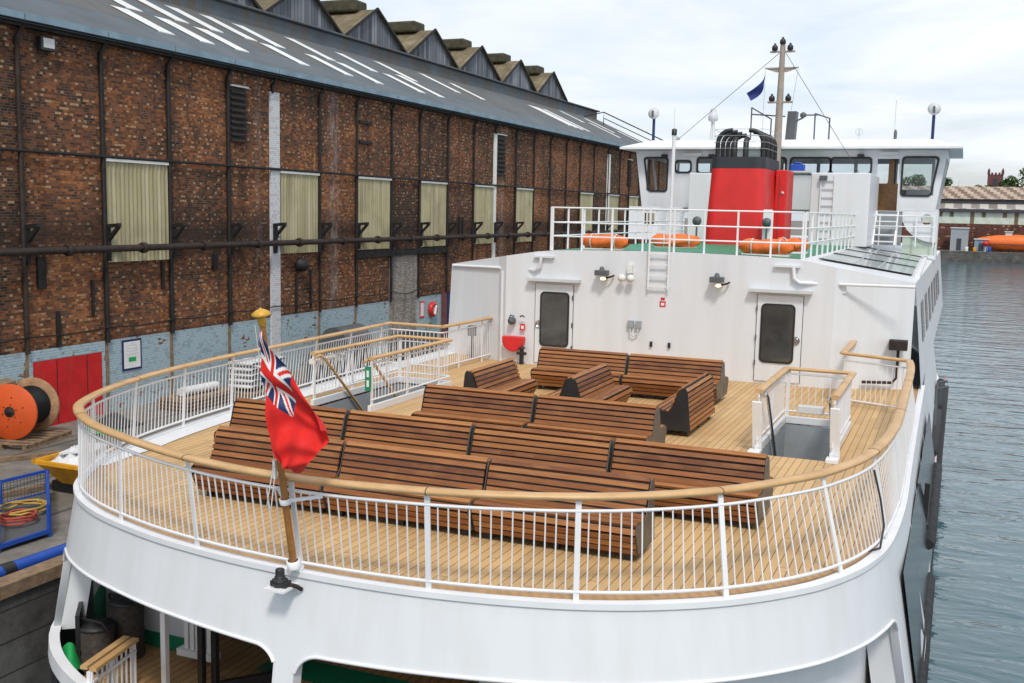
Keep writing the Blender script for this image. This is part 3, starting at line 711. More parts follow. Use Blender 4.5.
# red hose cover and hydrant
b=MB(); P=[(-10.95,.72)]+[(-10.65+.30*math.cos(R(180+180*k/14)),.62+.30*math.sin(R(180+180*k/14))) for k in range(15)]+[(-10.35,.72)]
b.prism([(p[0],25.28,p[1]) for p in P],(0,.2,0)); b.build('hose_reel_cover',M['signal_red'],ferry,bevel=.03)
b=MB(); b.bar((-10.38,25.3,.02),(-10.38,25.3,.42),.09); b.bar((-10.5,25.26,.3),(-10.24,25.26,.3),.07); b.lathe((-10.38,25.3,.42),[(.09,0),(.1,.03),(0,.04)],10); b.build('fire_hydrant',M['black'],ferry)
# dark pipe work and locker at starboard wing, panel at port wing
b=MB(); b.tube([(-1.95,25.75,.18),(-1.3,26.0,.18),(-1.2,26.0,.3),(-1.2,26.0,.95)],.035,8); b.box((-1.4,25.7,.98),(-1.0,26.05,1.2)); b.build('valve_pipe',M['rust'],ferry)
b=MB(); b.box((-12.05,25.5,.62),(-11.85,25.7,.9)); b.box((-11.99,25.56,0),(-11.92,25.64,.65)); b.build('mooring_control',M['dgrey'],ferry,bevel=.02)

# --- upper rail (three bars) around the boat deck
def openrail(path,n,name='upper_railing',zs=(.02,.37,.72,1.1),h=1.1,pw=.045,flat=False):
    b=MB()
    for z in zs[1:]: b.tube([Vector(p)+Vector((0,0,z)) for p in path],.022,6)
    root=b.build(name,M['white_rail'],ferry)
    pts=resample([Vector(p) for p in path],.05); k=len(pts)-1
    for i in range(n+1):
        p=pts[round(k*i/n)]; b=MB(); b.bar(p,p+Vector((0,0,h)),pw if not flat else .14,.03); b.build('railing_post',M['white_rail'],root)
openrail([(-9.75,25.7,2.99),(-3.85,25.7,2.99),(-3.5,26.0,2.99)],8)
openrail([(-3.45,26.05,2.99),(-3.42,34,2.99),(-3.42,42,3.0)],14)
openrail([(-3.4,40.7,2.99),(-.95,40.7,2.99)],4)
openrail([(-9.8,25.72,2.99),(-9.85,34,2.99),(-9.9,41.5,3.0)],12)
# sloped skylight on the starboard cheek
def sl(x,y,o): return (x,y,ztop(x)+o)
b=MB(); b.add([sl(-3.22,27.0,.03),sl(-1.12,28.7,.03),sl(-1.36,41.5,.03),sl(-3.42,38.8,.03)],[(0,1,2,3)]); sk=b.build('saloon_skylight',M['skyglass'],ferry)
for t in (0,.33,.66,1):
    a=Vector(sl(-3.22,27,.04)).lerp(Vector(sl(-3.42,38.8,.04)),t); c=Vector(sl(-1.12,28.7,.04)).lerp(Vector(sl(-1.36,41.5,.04)),t); b=MB(); b.bar(a,c,.035,.02); b.build('glazing_bar',M['black'],sk)
b=MB()
for u in (.35,.62): b.bar(Vector(sl(-3.22,27,.04)).lerp(Vector(sl(-1.12,28.7,.04)),u),Vector(sl(-3.42,38.8,.04)).lerp(Vector(sl(-1.36,41.5,.04)),u),.02,.02)
b.build('glazing_bar',M['lgrey'],sk)
b=MB(); q0=[sl(-3.32,26.8,.02),sl(-.98,28.55,.02),sl(-1.2,41.9,.02),sl(-3.52,38.9,.02)]
for a,c in ((1,2),): b.bar(q0[a],q0[c],.12,.10)
b.build('skylight_kerb',M['white_rail'],sk)

# --- funnel
def rr_ring(cx,cy,w,d,z,r=.35,n=5): return [Vector((p[0],p[1]+0,z)) for p in [(q[0],q[1]) for q in rrect(cx,cy,w,d,r,n)]]
def loft(mb,rings,cap=True):
    n=len(rings[0])
    for a,b in zip(rings[:-1],rings[1:]): mb.add(list(a)+list(b),[(i,(i+1)%n,n+(i+1)%n,n+i) for i in range(n)],False)
    if cap: mb.add(rings[-1],[tuple(range(n))],False)
fx,fy=-6.74,35.65
b=MB(); loft(b,[rr_ring(fx,fy,1.96,3.3,3.0,.28),rr_ring(fx,fy,1.72,3.1,5.47,.28)],True); fn=b.build('funnel',M['red'],ferry,label='bright red funnel casing with black top and curved exhaust pipes')
b=MB(); loft(b,[rr_ring(fx,fy,1.73,3.11,5.472,.28),rr_ring(fx,fy,1.70,3.06,5.83,.28)],True); b.build('funnel_top',M['funnel_black'],fn)
for sx in (-1,1):
    for k in range(4):
        y=fy-1.2+.78*k; x=fx+sx*.72; pts=[(x,y,5.8),(x,y,6.28)]+[(x-sx*(.40-.40*math.cos(R(a))),y,6.28+.40*math.sin(R(a))) for a in range(15,91,15)]+[(x-sx*.46,y,6.685)]
        p=MB(); p.tube(pts,.075,10); p.build('exhaust_pipe',M['black'],fn)
for dx in (-.16,.20):
    p=MB(); p.tube([(fx+dx,fy-1.3,5.8),(fx+dx,fy-1.3,6.3),(fx+dx,fy-1.15,6.42)],.09,10); p.build('exhaust_pipe',M['black'],fn)
p=MB()
for z in (6.1,6.3,6.5,6.7): p.tube([(v.x,v.y,z) for v in rr_ring(fx,fy,1.70,3.0,0,.4)],.008,5,closed=True)
p.build('guard_rail',M['stainless'],fn)
b=MB(); b.box((-5.83,36.0,3.0),(-5.45,37.4,5.5)); lk=b.build('vent_locker',M['red'],ferry,bevel=.03); b=MB(); b.box((-5.70,35.97,3.15),(-5.685,36.0,5.3)); b.build('door_seam',M['dgrey'],lk); b=MB(); b.lathe((-5.58,35.99,4.75),[(.05,0),(.05,.02),(0,.02)],12,(0,-1,0)); b.build('lock_plate',M['lgrey'],lk)
b=MB(); b.box((-5.75,33.5,3.0),(-5.48,33.72,4.18)); b.build('vent_post',M['white_rail'],ferry,bevel=.02)
for x,y in ((-7.75,33.2),(-5.6,33.35)):
    b=MB(); b.lathe((x,y,3.78),[(0,-.06),(.13,-.06),(.15,0),(.13,.06),(0,.07)],14,(0,-1,0)); b.bar((x,y,3.0),(x,y,3.7),.05); b.build('deck_light',M['dgrey'],ferry)
# --- deckhouses aft of the wheelhouse
b=MB(); b.box((-9.75,40.2,3.0),(-8.35,41.99,5.55)); b.build('upper_deckhouse',M['white'],ferry,bevel=.03)
b=MB(); b.box((-4.95,38,3.0),(-3.0,41.99,5.5)); b.build('upper_deckhouse',M['white'],ferry,bevel=.03)
b=MB(); 
for k in range(8): b.bar((-4.6,37.94,3.3+.28*k),(-4.15,37.94,3.3+.28*k),.03)
for x in (-4.6,-4.15): b.bar((x,37.94,3.1),(x,37.94,5.45),.04)
b.build('access_ladder',M['white_rail'],ferry)
b=MB(); b.box((-5.75,37.5,5.48),(-4.96,38.6,5.54)); b.build('platform_shelf',M['lgrey'],ferry)

# --- wheelhouse
wh=MB(); 
XL,XR=-12.1,-1.0; zB,zT=4.25,6.5
holes=[(.55-.0,.62,1.62,1.90),(2.1,1.35,2.75,1.85),(2.95,1.35,5.2,1.85),(5.35,1.35,6.95,1.9),(7.05,1.35,8.45,1.9),(8.65,.02,9.45,1.95)]
wh.panel((XL,42.0,zB),(XR-XL,0,0),(0,0,zT-zB),(0,.08,0),[(.16,.65,1.0,1.95)]+[(a+.35,b0,c+.35,d0) for a,b0,c,d0 in ((1.0,1.40,1.6,1.83),(1.88,1.38,5.3,1.95),(5.5,1.38,6.95,1.95),(7.0,1.38,8.42,1.95),(8.65,.02,9.42,1.93),(9.55,.6,10.65,1.98))])
# leaning outer triangles of the aft face
for x0,x1 in ((XL,-12.42),(XR,-.68)):
    wh.prism([(x0,42.0,zB),(x0,42.0,zT),(x1,42.0,zT)],(0,.08,0))
# sides and front
for x0,x1 in ((XL,-12.42),(XR,-.68)):
    for (z0,z1) in ((zB,4.95),(6.25,zT)):
        f0=(z0-zB)/(zT-zB); f1=(z1-zB)/(zT-zB)
        wh.obox((x0+(x1-x0)*f0,42.08,z0),(0,5.4,0),((x1-x0)*(f1-f0),0,z1-z0),(.06 if x1<x0 else -.06,0,0))
    for y in (44.3,47.3):
        wh.obox((x0+(x1-x0)*.31,y,4.95),(0,.15,0),((x1-x0)*.58,0,1.3),(.06 if x1<x0 else -.06,0,0))
wh.panel((XL,47.5,zB),(XR-XL,0,0),(0,0,zT-zB),(0,.08,0),[(.1+1.54*k,.75,1.5+1.54*k,2.0) for k in range(7)])
wh.box((XL,42.08,zB-.1),(XR,47.5,zB))
whs=wh.build('wheelhouse',M['white'],ferry)
b=MB(); 
top=[(-12.9,41.3),(-.2,41.3),(-.2,48.4),(-12.9,48.4)]; up=[(-11.7,41.75),(-1.3,41.75),(-1.3,48),(-11.7,48)]
lo=[Vector(p+(6.52,)) for p in top]; l2=[Vector(p+(6.60,)) for p in top]; hi=[Vector(p+(6.88,)) for p in up]
n=4
b.add(lo+l2+hi,[(3,2,1,0)]+[(i,(i+1)%4,4+(i+1)%4,4+i) for i in range(4)]+[(4+i,4+(i+1)%4,8+(i+1)%4,8+i) for i in range(4)]+[(8,9,10,11)],False)
wr=b.build('wheelhouse_roof',M['white_rail'],whs)
def win(x0,z0,x1,z1,y=41.985,r=.12,skewL=0,skewR=0):
    cx,cz,w,h=(x0+x1)/2,(z0+z1)/2,x1-x0,z1-z0
    def sk(p): 
        t=(p[1]-z0)/h; f=(p[0]-x0)/w; return (p[0]+(skewL*(1-f)+skewR*f)*(t-.5),p[1])
    P=[sk(p) for p in rrect(cx,cz,w+.1,h+.1,r+.03)]; Q=[sk(p) for p in rrect(cx,cz,w-.04,h-.04,r)]
    b=MB(); ringmesh(b,P,Q,lambda x,z:(x,y-.02,z)); 
    nP=len(P); b.add([(p[0],y-.02,p[1]) for p in P]+[(p[0],y+.01,p[1]) for p in P],[(i,nP+i,nP+(i+1)%nP,(i+1)%nP) for i in range(nP)],False)
    b.add([(p[0],y-.02,p[1]) for p in Q]+[(p[0],y+.06,p[1]) for p in Q],[(i,(i+1)%nP,nP+(i+1)%nP,nP+i) for i in range(nP)],False)
    o=b.build('bridge_window',M['black'],whs)
    g=MB(); g.add([(p[0],y+.03,p[1]) for p in Q],[tuple(range(len(Q)))],False); g.build('window_pane',M['glass'],o) if False else None
    return Q,y
def pane(name,poly,mat='glass'):
    g=MB(); g.add(poly,[tuple(range(len(poly)))],False); g.build(name,M[mat],whs)
for (a,bz,c,dz,sL,sR) in ((.16,.65,1.0,1.95,-.2,0),(1.35,1.40,1.95,1.83,0,0),(2.23,1.38,5.65,1.95,0,0),(5.85,1.38,7.3,1.95,0,0),(7.35,1.38,8.77,1.95,0,0),(9.9,.6,11.0,1.98,0,.2)):
    Q,y=win(XL+a,zB+bz,XL+c,zB+dz,skewL=sL,skewR=sR); pane('bridge_pane',[(p[0],y+.03,p[1]) for p in Q])
for k in range(7): pane('front_pane',[(XL+.1+1.54*k,47.54,zB+.75),(XL+1.5+1.54*k,47.54,zB+.75),(XL+1.5+1.54*k,47.54,zB+2.0),(XL+.1+1.54*k,47.54,zB+2.0)])
b=MB(); b.box((-11.3,45.9,zB),(-9.2,47.3,5.2)); b.box((-4.2,45.9,zB),(-1.6,47.3,5.15)); b.box((-2.7,43.2,zB),(-2.5,44.2,6.4)); b.box((-9,43.0,zB),(-8.7,44.2,6.4)); b.build('bridge_console',M['dgrey'],whs)
b=MB(); b.box((-3.1,42.9,zB),(-2.3,43.0,5.3)); b.box((-2.75,42.9,5.3),(-2.55,43.0,6.4)); b.build('bridge_cabinet',M['pole_wood'],whs)
b=MB(); b.box((-2.2,45.4,4.8),(-1.3,45.9,5.15)); b.build('control_desk',M['lgrey'],whs,bevel=.04)
b=MB(); b.box((-3.05,41.85,6.32),(-2.4,41.99,6.42)); b.box((-10.45,41.85,6.28),(-9.7,41.99,6.38)); b.build('strip_light',M['diffuser'],whs)
for x in (-11.2,-9.3,-3.7):
    b=MB(); b.box((x-.12,41.8,6.22),(x+.12,41.99,6.34)); b.build('wheelhouse_spotlight',M['black'],whs,bevel=.02)
for bx in (((-10.0,41.75,5.2),(-9.7,41.99,5.38)),((-4.65,37.8,5.25),(-4.4,37.99,5.4))): b=MB(); b.box(*bx); b.build('wheelhouse_spotlight',M['dgrey'],whs,bevel=.02)
# steps up to the bridge door and wing bulwark with porthole
b=MB()
for k in range(5): b.box((-2.95,41.2-.22*k,4.1-.24*k),(-2.25,41.45-.22*k,4.14-.24*k))
for x in (-2.97,-2.23): b.bar((x,41.5,4.2),(x,40.2,3.0),.05,.16)
b.build('bridge_steps',M['white_rail'],ferry)
b=MB(); b.box((-3.0,41.9,3.0),(-2.1,41.99,4.2)); b.build('bridge_base',M['grey'],ferry)
b=MB(); b.box((-2.0,40.95,2.7),(-.88,41.0,3.35)); b.build('wing_screen',M['far_glazing'],ferry)
b=MB(); P=[(-.85,4.3)]+[(-2.05,4.3)]+[(-2.05+1.2*(1-math.cos(R(a))),4.1-.95*math.sin(R(a))) for a in range(0,91,10)]
hc=[(-1.22+.19*math.cos(R(a)),3.98+.19*math.sin(R(a))) for a in range(0,360,20)]
# bulwark plate with a round hole: strips between outline and hole
def ray_hit(a):
    best=9
    c=Vector((-1.22,3.98)); d_=Vector((math.cos(a),math.sin(a)))
    for i in range(len(P)):
        p,q=Vector(P[i]),Vector(P[(i+1)%len(P)]); e=q-p; den=d_.x*e.y-d_.y*e.x
        if abs(den)<1e-9: continue
        t=((p.x-c.x)*e.y-(p.y-c.y)*e.x)/den; u=((p.x-c.x)*d_.y-(p.y-c.y)*d_.x)/den
        if t>0 and -1e-6<=u<=1+1e-6: best=min(best,t)
    return c+d_*best
angs=[R(5*k) for k in range(72)]
O=[ray_hit(a) for a in angs]; I=[Vector((-1.22+.19*math.cos(a),3.98+.19*math.sin(a))) for a in angs]
for yy,fl in ((40.85,True),(40.91,False)):
    n=len(O); vs=[(p.x,yy,p.y) for p in O]+[(p.x,yy,p.y) for p in I]; b.add(vs,[((i,n+i,n+(i+1)%n,(i+1)%n) if not fl else (i,(i+1)%n,n+(i+1)%n,n+i)) for i in range(n)],False)
b.box((-2.05,40.84,4.29),(-.85,40.93,4.34)); b.box((-.9,40.9,2.55),(-.84,42,4.3)); b.build('wing_bulwark',M['white'],ferry)
b=MB(); b.panel((-12.3,40.9,3.0),(2.2,0,0),(0,0,1.25),(0,.06,0),[(.6,.55,1.05,1.0)]); b.build('wing_bulwark',M['white'],ferry)
# roof equipment
def post(x,y,z0,z1,r,mat,name,par): b=MB(); b.tube([(x,y,z0),(x,y,z1)],r,8); return b.build(name,M[mat],par)
for x in (-12.28-.0,-1.32):
    p=post(x,44,6.9,7.95,.06,'navy','searchlight_post',whs); 
    b=MB(); b.lathe((x,43.95,8.15),[(0,.16),(.17,.14),(.24,.02),(.2,-.12),(0,-.2)],18,(0,-1,.15)); b.build('searchlight',M['lgrey'],p); b=MB(); b.box((x-.04,43.75,7.98),(x+.04,43.78,8.25)); b.build('searchlight_bracket',M['dgrey'],p)
p=post(-9.78,44,6.9,7.75,.03,'lgrey','antenna_post',whs); b=MB(); b.tube([(-9.88,44,6.9),(-9.83,44,7.75)],.02,6); b.tube([(-9.65,44,6.9),(-9.72,44,7.75)],.02,6); b.lathe((-9.78,44,7.75),[(.05,0),(.19,.08),(.2,.25),(.14,.38),(.12,.40),(.13,.5),(0,.62)],14); b.build('satellite_dome',M['lgrey'],p)
p=post(-2.7,44,6.9,8.5,.012,'lgrey','whip_aerial',whs); b=MB(); b.lathe((-2.66,44,6.9),[(.06,0),(.06,.4),(.02,.5)],8); b.build('aerial_base',M['dgrey'],p)
p=post(-4.0,44,6.9,7.2,.015,'lgrey','loop_aerial',whs); b=MB(); b.tube([(-4.0+.13*math.cos(R(a)),44,7.32+.13*math.sin(R(a))) for a in range(0,360,20)],.012,5,closed=True); b.tube([(-4.0,44+.13*math.cos(R(a)),7.32+.13*math.sin(R(a))) for a in range(0,360,20)],.012,5,closed=True); b.build('aerial_loop',M['lgrey'],p)
post(-11.4,44,6.9,8.4,.01,'lgrey','whip_aerial',whs)
b=MB(); b.lathe((-11.25,44,6.9),[(.1,0),(.12,.1),(.1,.25),(0,.3)],10); b.build('loudhailer',M['grey'],whs)
b=MB()
for seg in (((-7.9,42.3,6.9),(-7.9,42.3,8.15),(-7.5,44.5,7.9),(-7.5,44.5,6.9)),((-5.5,42.4,6.9),(-5.5,42.4,7.9),(-5.2,44.5,7.9),(-5.2,44.5,6.9))): b.tube(seg,.03,6)
b.tube([(-7.9,42.3,7.9),(-6.6,42.3,7.8)],.03,6); b.tube([(-6.0,42.4,7.85),(-5.3,42.4,7.85)],.03,6); b.build('roof_rail',M['dgrey'],whs)
b=MB(); b.obox((-6.75,43.4,6.9),(.34,0,0),(0,.6,0),(.06,0,1.2)); b.lathe((-6.1,43.5,7.95),[(0,.13),(.12,.06),(.12,-.06),(0,-.13)],12); b.bar((-6.5,43.5,7.65),(-6.1,43.5,7.85),.06); b.build('radar_cabinet',M['dgrey'],whs)
# mast (stands behind the funnel)
b=MB(); MX,MY=-6.62,41.0; b.tube([(MX-.02,MY,5.6),(MX,MY,10.3)],[.165,.095],10); ms=b.build('mast',M['mast'],ferry)
b=MB(); b.box((MX-.45,MY-.06,10.02),(MX+.45,MY+.06,10.08)); b.add([(MX-.62,MY,9.45),(MX+.62,MY,9.45),(MX+.2,MY,9.30),(MX-.2,MY,9.30)],[(0,1,2,3)]); b.bar((MX-.62,MY,9.46),(MX+.62,MY,9.46),.05); b.box((MX-.45,MY-.1,8.18),(MX+.45,MY+.1,8.24)); b.build('mast_yard',M['mast'],ms)
for x,z in ((MX,10.30),(MX-.28,10.08),(MX+.28,10.08),(MX-.3,8.24),(MX+.3,8.24)):
    b=MB(); b.lathe((x,MY-.05,z),[(.06,0),(.11,.03),(.11,.15),(.07,.2),(.04,.22),(.04,.27),(0,.28)],10); b.build('navigation_light',M['black'],ms)
b=MB(); b.tube([(MX-.12,MY,10.0),(-11.6,43.5,6.6)],.011,5); b.build('mast_stay',M['dgrey'],ms)
b=MB(); b.tube([(MX+.12,MY,10.0),(-3.6,40.5,5.6)],.011,5); b.build('mast_stay',M['dgrey'],ms)
b=MB(); b.tube([(MX+.6,MY,9.4),(MX+.3,MY,6.9)],.006,4); b.tube([(MX-.6,MY,9.4),(MX-.6,MY,7.0)],.006,4); b.build('halyard',M['dgrey'],ms)
b=MB(); b.tube([(-10.35,40.0,3.0),(-10.35,40.0,6.95)],.07,8); vp=b.build('vent_mast',M['white_rail'],ferry); b=MB(); b.lathe((-10.35,40.0,6.95),[(.1,0),(.1,.22),(0,.26)],10); b.build('vent_cap',M['black'],vp)

# --- lower aft deck seen through the openings
b=MB()
lowpts=[p for p in off(E0[::2],-.05)]
lowpts=[p for p in lowpts if p.y<25]
b.add([Vector((p.x,p.y,-2.6)) for p in lowpts],[tuple(range(len(lowpts))) if SG>0 else tuple(reversed(range(len(lowpts))))],False); 
b.build('lower_deck',M['deck_low'],ferry)
b=MB()
# inner bulwark / side walls following the shell (port), cabin wall
inn=[p for p in off(E0,-.18) if p.x<-11.0 and p.y>11.2]
b.grid([[p+Vector((0,0,-.12)) for p in inn],[p+Vector((0,0,-1.7)) for p in inn]],flip=SG<0); b.build('inner_side_lining',M['white'],ferry)
b=MB(); b.grid([[p+Vector((0,0,-1.7)) for p in inn],[p+Vector((0,0,-2.6)) for p in inn]],flip=SG<0); b.build('green_dado',M['green'],ferry)
inn2=[p for p in off(E0,-.18) if p.x>-2.2 and p.y>10.8]
b=MB(); b.grid([[p+Vector((0,0,-.12)) for p in inn2],[p+Vector((0,0,-2.6)) for p in inn2]],flip=SG<0); b.build('inner_side_lining',M['white'],ferry)
b=MB(); b.box((-12.1,11.95,-2.6),(-10.08,12.02,-.12)); b.build('cabin_wall',M['white'],ferry)
b=MB(); b.box((-12.1,11.93,-2.6),(-10.08,11.948,-2.38)); b.build('green_dado',M['green'],ferry)
b=MB(); b.box((-3.2,14.2,-2.6),(-.75,14.28,-.12)); b.build('cabin_wall',M['white'],ferry)
b=MB(); b.box((-5.6,12.4,-2.6),(-3.2,12.48,-.1)); b.box((-3.2,12.4,-2.6),(-3.12,14.2,-.1)); b.build('cabin_wall',M['white'],ferry)
b=MB(); dh=[p for p in off(E0[::2],-.12) if p.y<17.4]
b.add([Vector((p.x,p.y,-.11)) for p in dh],[tuple(range(len(dh))) if SG<0 else tuple(reversed(range(len(dh))))],False)
b.build('deckhead',M['white'],ferry)
# folding glass doors
for (x,y) in ((-9.05,10.95),(-8.93,11.08),(-8.35,11.75),(-8.25,11.9)):
    b=MB(); b.box((x-.04,y-.04,-2.6),(x+.04,y+.04,-.12)); b.build('glass_door_frame',M['black'],ferry)
b=MB(); b.add([(-8.93,11.08,-2.5),(-8.35,11.75,-2.5),(-8.35,11.75,-.2),(-8.93,11.08,-.2)],[(0,1,2,3)]); b.build('glass_door_pane',M['glass'],ferry)
b=MB(); b.bar((-8.93,11.08,-2.52),(-8.35,11.75,-2.52),.08,.14); b.build('glass_door_sill',M['black'],ferry)
b=MB(); b.add([(-8.9,11.9,-2.594),(-6.2,11.9,-2.594),(-6.2,12.5,-2.594),(-8.9,12.5,-2.594)],[(0,1,2,3)]); b.build('green_walkway',M['green'],ferry)
b=MB(); b.add([(-10.9,10.2,-2.592),(-10.65,10.2,-2.592),(-10.65,11.7,-2.592),(-10.9,11.9,-2.592)],[(0,1,2,3)]); b.add([(-10.65,11.7,-2.592),(-9.9,11.7,-2.592),(-9.9,11.9,-2.592),(-10.9,11.9,-2.592)],[(0,1,2,3)]); b.build('margin_plank',M['margin'],ferry)
b=MB()
for k in range(5): b.box((-9.85+.10*k,11.55,-2.35),(-9.78+.10*k,11.62,-.9))
b.box((-9.95,11.5,-2.42),(-9.3,11.66,-2.32)); b.build('radiator_grille',M['white_rail'],ferry)
b=MB(); b.box((-9.66,10.85,-2.6),(-9.58,10.93,-.12)); b.build('awning_post',M['white_rail'],ferry)
# slatted rail / bench in the mooring area
b=MB(); p0,p1=Vector((-9.88,9.8,-1.93)),Vector((-10.08,10.78,-1.93))
b.bar(p0+Vector((-.10,0,0)),p1+Vector((-.10,0,0)),.10,.045); b.bar(p0+Vector((.05,0,0)),p1+Vector((.05,0,0)),.10,.045); mr=b.build('mooring_rail',M['handrail'],ferry)
b=MB()
for k in range(10): q=p0.lerp(p1,k/9); b.bar(q+Vector((.04,0,-.03)),q+Vector((.04,0,-.67)),.02)
for k in (0,.5,1): q=p0.lerp(p1,k); b.bar(q+Vector((0,0,-.03)),q+Vector((0,0,-.67)),.055)
b.bar(p0+Vector((.05,0,-.16)),p1+Vector((.05,0,-.16)),.03); b.build('baluster_panel',M['white_rail'],mr)
b=MB(); b.obox((-11.45,11.2,-1.75),(.42,-.5,0),(.04,.04,0),(0,0,-.7)) ; b.build('fairlead_grille',M['black'],ferry)
b=MB(); b.tube([(-10.5,11.88,-.95),(-10.45,11.86,-1.1),(-10.38,11.88,-1.0),(-10.3,11.86,-1.14),(-10.2,11.88,-1.0)],.025,6); b.build('cable_loop',M['black'],ferry)

# ------------------------------------------------------------------ things on the ferry
# benches
def slat_run(P,mb,L,w=.062,th=.032,gap=.024,x0=None):
    """boards along X laid on the polyline P in the (y,z) plane"""
    P=[Vector((0,)+p) for p in P]; cum=[0]
    for i in range(1,len(P)): cum.append(cum[-1]+(P[i]-P[i-1]).length)
    n=int(cum[-1]/(w+gap)); pitch=cum[-1]/n
    for k in range(n):
        t=(k+.5)*pitch; j=0
        while j<len(P)-2 and cum[j+1]<t: j+=1
        f=(t-cum[j])/(cum[j+1]-cum[j]); p=P[j].lerp(P[j+1],f); d=(P[j+1]-P[j]).normalized(); nr_=Vector((0,-d.z,d.y))
        mb.tone=random.random()
        bw=pitch-gap
        mb.obox(p-d*bw/2+Vector((-L/2,0,0)),Vector((L,0,0)),d*bw,nr_*th)
SEAT=[(-.45,.10),(-.575,.36),(-.555,.43),(-.49,.455),(-.20,.425),(-.15,.56),(-.085,.76),(-.045,.83)]
TOP=[(-.02,.845),(.025,.862)]
REAR1=[(.03,.868),(.085,.80),(.16,.10)]
def arcs(P): return P
def seat_poly(double):
    a=[(y,z) for y,z in SEAT]; 
    if double: b=[(-y+.02,z) for y,z in reversed(SEAT)]
    else: b=[(.04,.86),(.085,.80),(.16,.10)]
    return a+b
def make_bench(double,label,group,L=2.04):
    t=thing('slatted_bench',(0,0,0),label,'bench',group)
    mb=MB(); slat_run(SEAT[:5],mb,L); mb.build('seat',M['slat'],t)
    mb=MB(); slat_run(SEAT[4:]+[(.0,.868),(.03,.87)],mb,L,.062); mb.build('backrest',M['slat'],t)
    mir=lambda P:[(-y+.02,z) for y,z in reversed(P)]
    if double:
        mb=MB(); slat_run(mir(SEAT[:5]),mb,L); mb.build('seat',M['slat'],t)
        mb=MB(); slat_run([(.035,.866)]+mir(SEAT[4:]),mb,L,.062); mb.build('backrest',M['slat'],t)
    else:
        mb=MB(); slat_run([(.04,.86)]+REAR1[1:],mb,L,.062); mb.build('rear_panel',M['slat'],t)
    P=seat_poly(double)
    for i,x in ((0,-L/2-.006),(2,L/2+.006)):
        mb=MB(); e=.024 if i==1 else .012
        # plate slightly inside the slats, outer plates slightly proud
        k=1.0 if i!=1 else .93
        cx=-.2 if not double else .01
        mb.prism([(x-(.014 if i==0 else 0),(y-cx)*k+cx+(0 if i==1 else (.032 if y>cx else -.032)),.1+(z-.1)*(k if i==1 else 1.035)) for y,z in P],(e+.002,0,0)); mb.build('end_plate' if i!=1 else 'support_frame',M['bench_metal'] if i==2 else M['black'],t)
    mb=MB(); kx=-.2 if not double else .01; mb.prism([(-L/2+.01,(y-kx)*.93+kx,.12+(z-.1)*.955) for y,z in P],(L-.02,0,0)); mb.build('gap_shade_core',M['black'],t)  # added black core, painting the shade seen in the gaps between slats
    ys=(-.36,.08) if not double else (-.36,.38)
    for x in (-L/2+.12,0,L/2-.12):
        for y in ys:
            mb=MB(); mb.box((x-.035,y-.04,0),(x+.035,y+.04,.13)); mb.build('leg',M['black'],t)
    return t
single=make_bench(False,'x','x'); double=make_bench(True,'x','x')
index_kids()
G='varnished slatted benches on the sun deck'
used={0:False,1:False}
def bench(dbl,x,y,rz,label):
    src=double if dbl else single
    if not used[dbl]: o=src; used[dbl]=True
    else: o=copy_tree(src)
    o.location=(x,y,0.006); o.rotation_euler=(0,0,rz); tag(o,label,'bench',G); return o
A_=('single-sided bench behind the red flag, port end of the row nearest the stern rail','single-sided middle bench of the row of three nearest the stern rail','single-sided bench at the starboard end of the row of three nearest the stern rail')
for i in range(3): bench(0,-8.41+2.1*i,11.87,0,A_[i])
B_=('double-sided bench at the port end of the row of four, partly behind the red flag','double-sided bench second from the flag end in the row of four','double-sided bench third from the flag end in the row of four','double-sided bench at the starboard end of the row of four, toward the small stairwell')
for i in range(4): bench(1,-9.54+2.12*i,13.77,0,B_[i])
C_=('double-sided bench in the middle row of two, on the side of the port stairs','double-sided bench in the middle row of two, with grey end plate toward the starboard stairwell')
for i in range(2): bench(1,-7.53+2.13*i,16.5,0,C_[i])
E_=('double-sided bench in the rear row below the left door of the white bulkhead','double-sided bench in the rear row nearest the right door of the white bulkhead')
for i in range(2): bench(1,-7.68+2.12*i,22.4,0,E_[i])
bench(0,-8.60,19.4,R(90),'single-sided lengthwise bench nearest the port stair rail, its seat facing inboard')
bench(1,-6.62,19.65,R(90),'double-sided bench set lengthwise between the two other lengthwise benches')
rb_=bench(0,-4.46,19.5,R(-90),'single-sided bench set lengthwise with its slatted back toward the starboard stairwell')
for ch in rb_.children:
    if ch.name.startswith('end_plate'): ch.material_slots[0].link='OBJECT'; ch.material_slots[0].material=M['black']

# life raft packs on the boat deck
def raft(x0,x1,y,rz,label,zz=3.06):
    t=thing('life_raft_pack',((x0+x1)/2,y,zz),label,'life raft','orange life raft packs on the boat deck',0)
    L=x1-x0; b=MB(); c=(x0+x1)/2; rows=[]
    for i in range(29):
        u=i/28; e=min(1,(min(u,1-u)*6+.12))**.5; rows.append([Vector((x0+L*u,y+.24*e*math.cos(R(20*j))*(1+.10*math.sin(9*u+j)),zz+.17+.18*e*math.sin(R(20*j))*(1+.14*math.sin(14*u+j*1.3)))) for j in range(19)])
    b.grid(rows,flip=True)
    b.build('raft_body',M['orange'],t)
    for k in (1,3): b=MB(); b.tube([(c-L/2+L*k/4,y+.255*math.cos(R(a)),zz+.17+.195*math.sin(R(a))) for a in range(0,360,30)],.02,5,closed=True); b.build('strap',M['lgrey'],t)
    b=MB(); b.box((x0+.1,y-.2,zz-.05),(x1-.1,y+.2,zz)); b.build('cradle',M['white_rail'],t)
    t.rotation_euler=(0,0,rz); return t
raft(-9.25,-7.95,26.5,0,'long orange life raft pack at the port corner of the white upper railing')
raft(-8.2,-6.8,29.6,R(20),'orange life raft pack lying further forward on the green deck, left of the red funnel')
raft(-5.1,-3.75,26.5,0,'orange life raft pack below the red funnel, just behind the white railing')
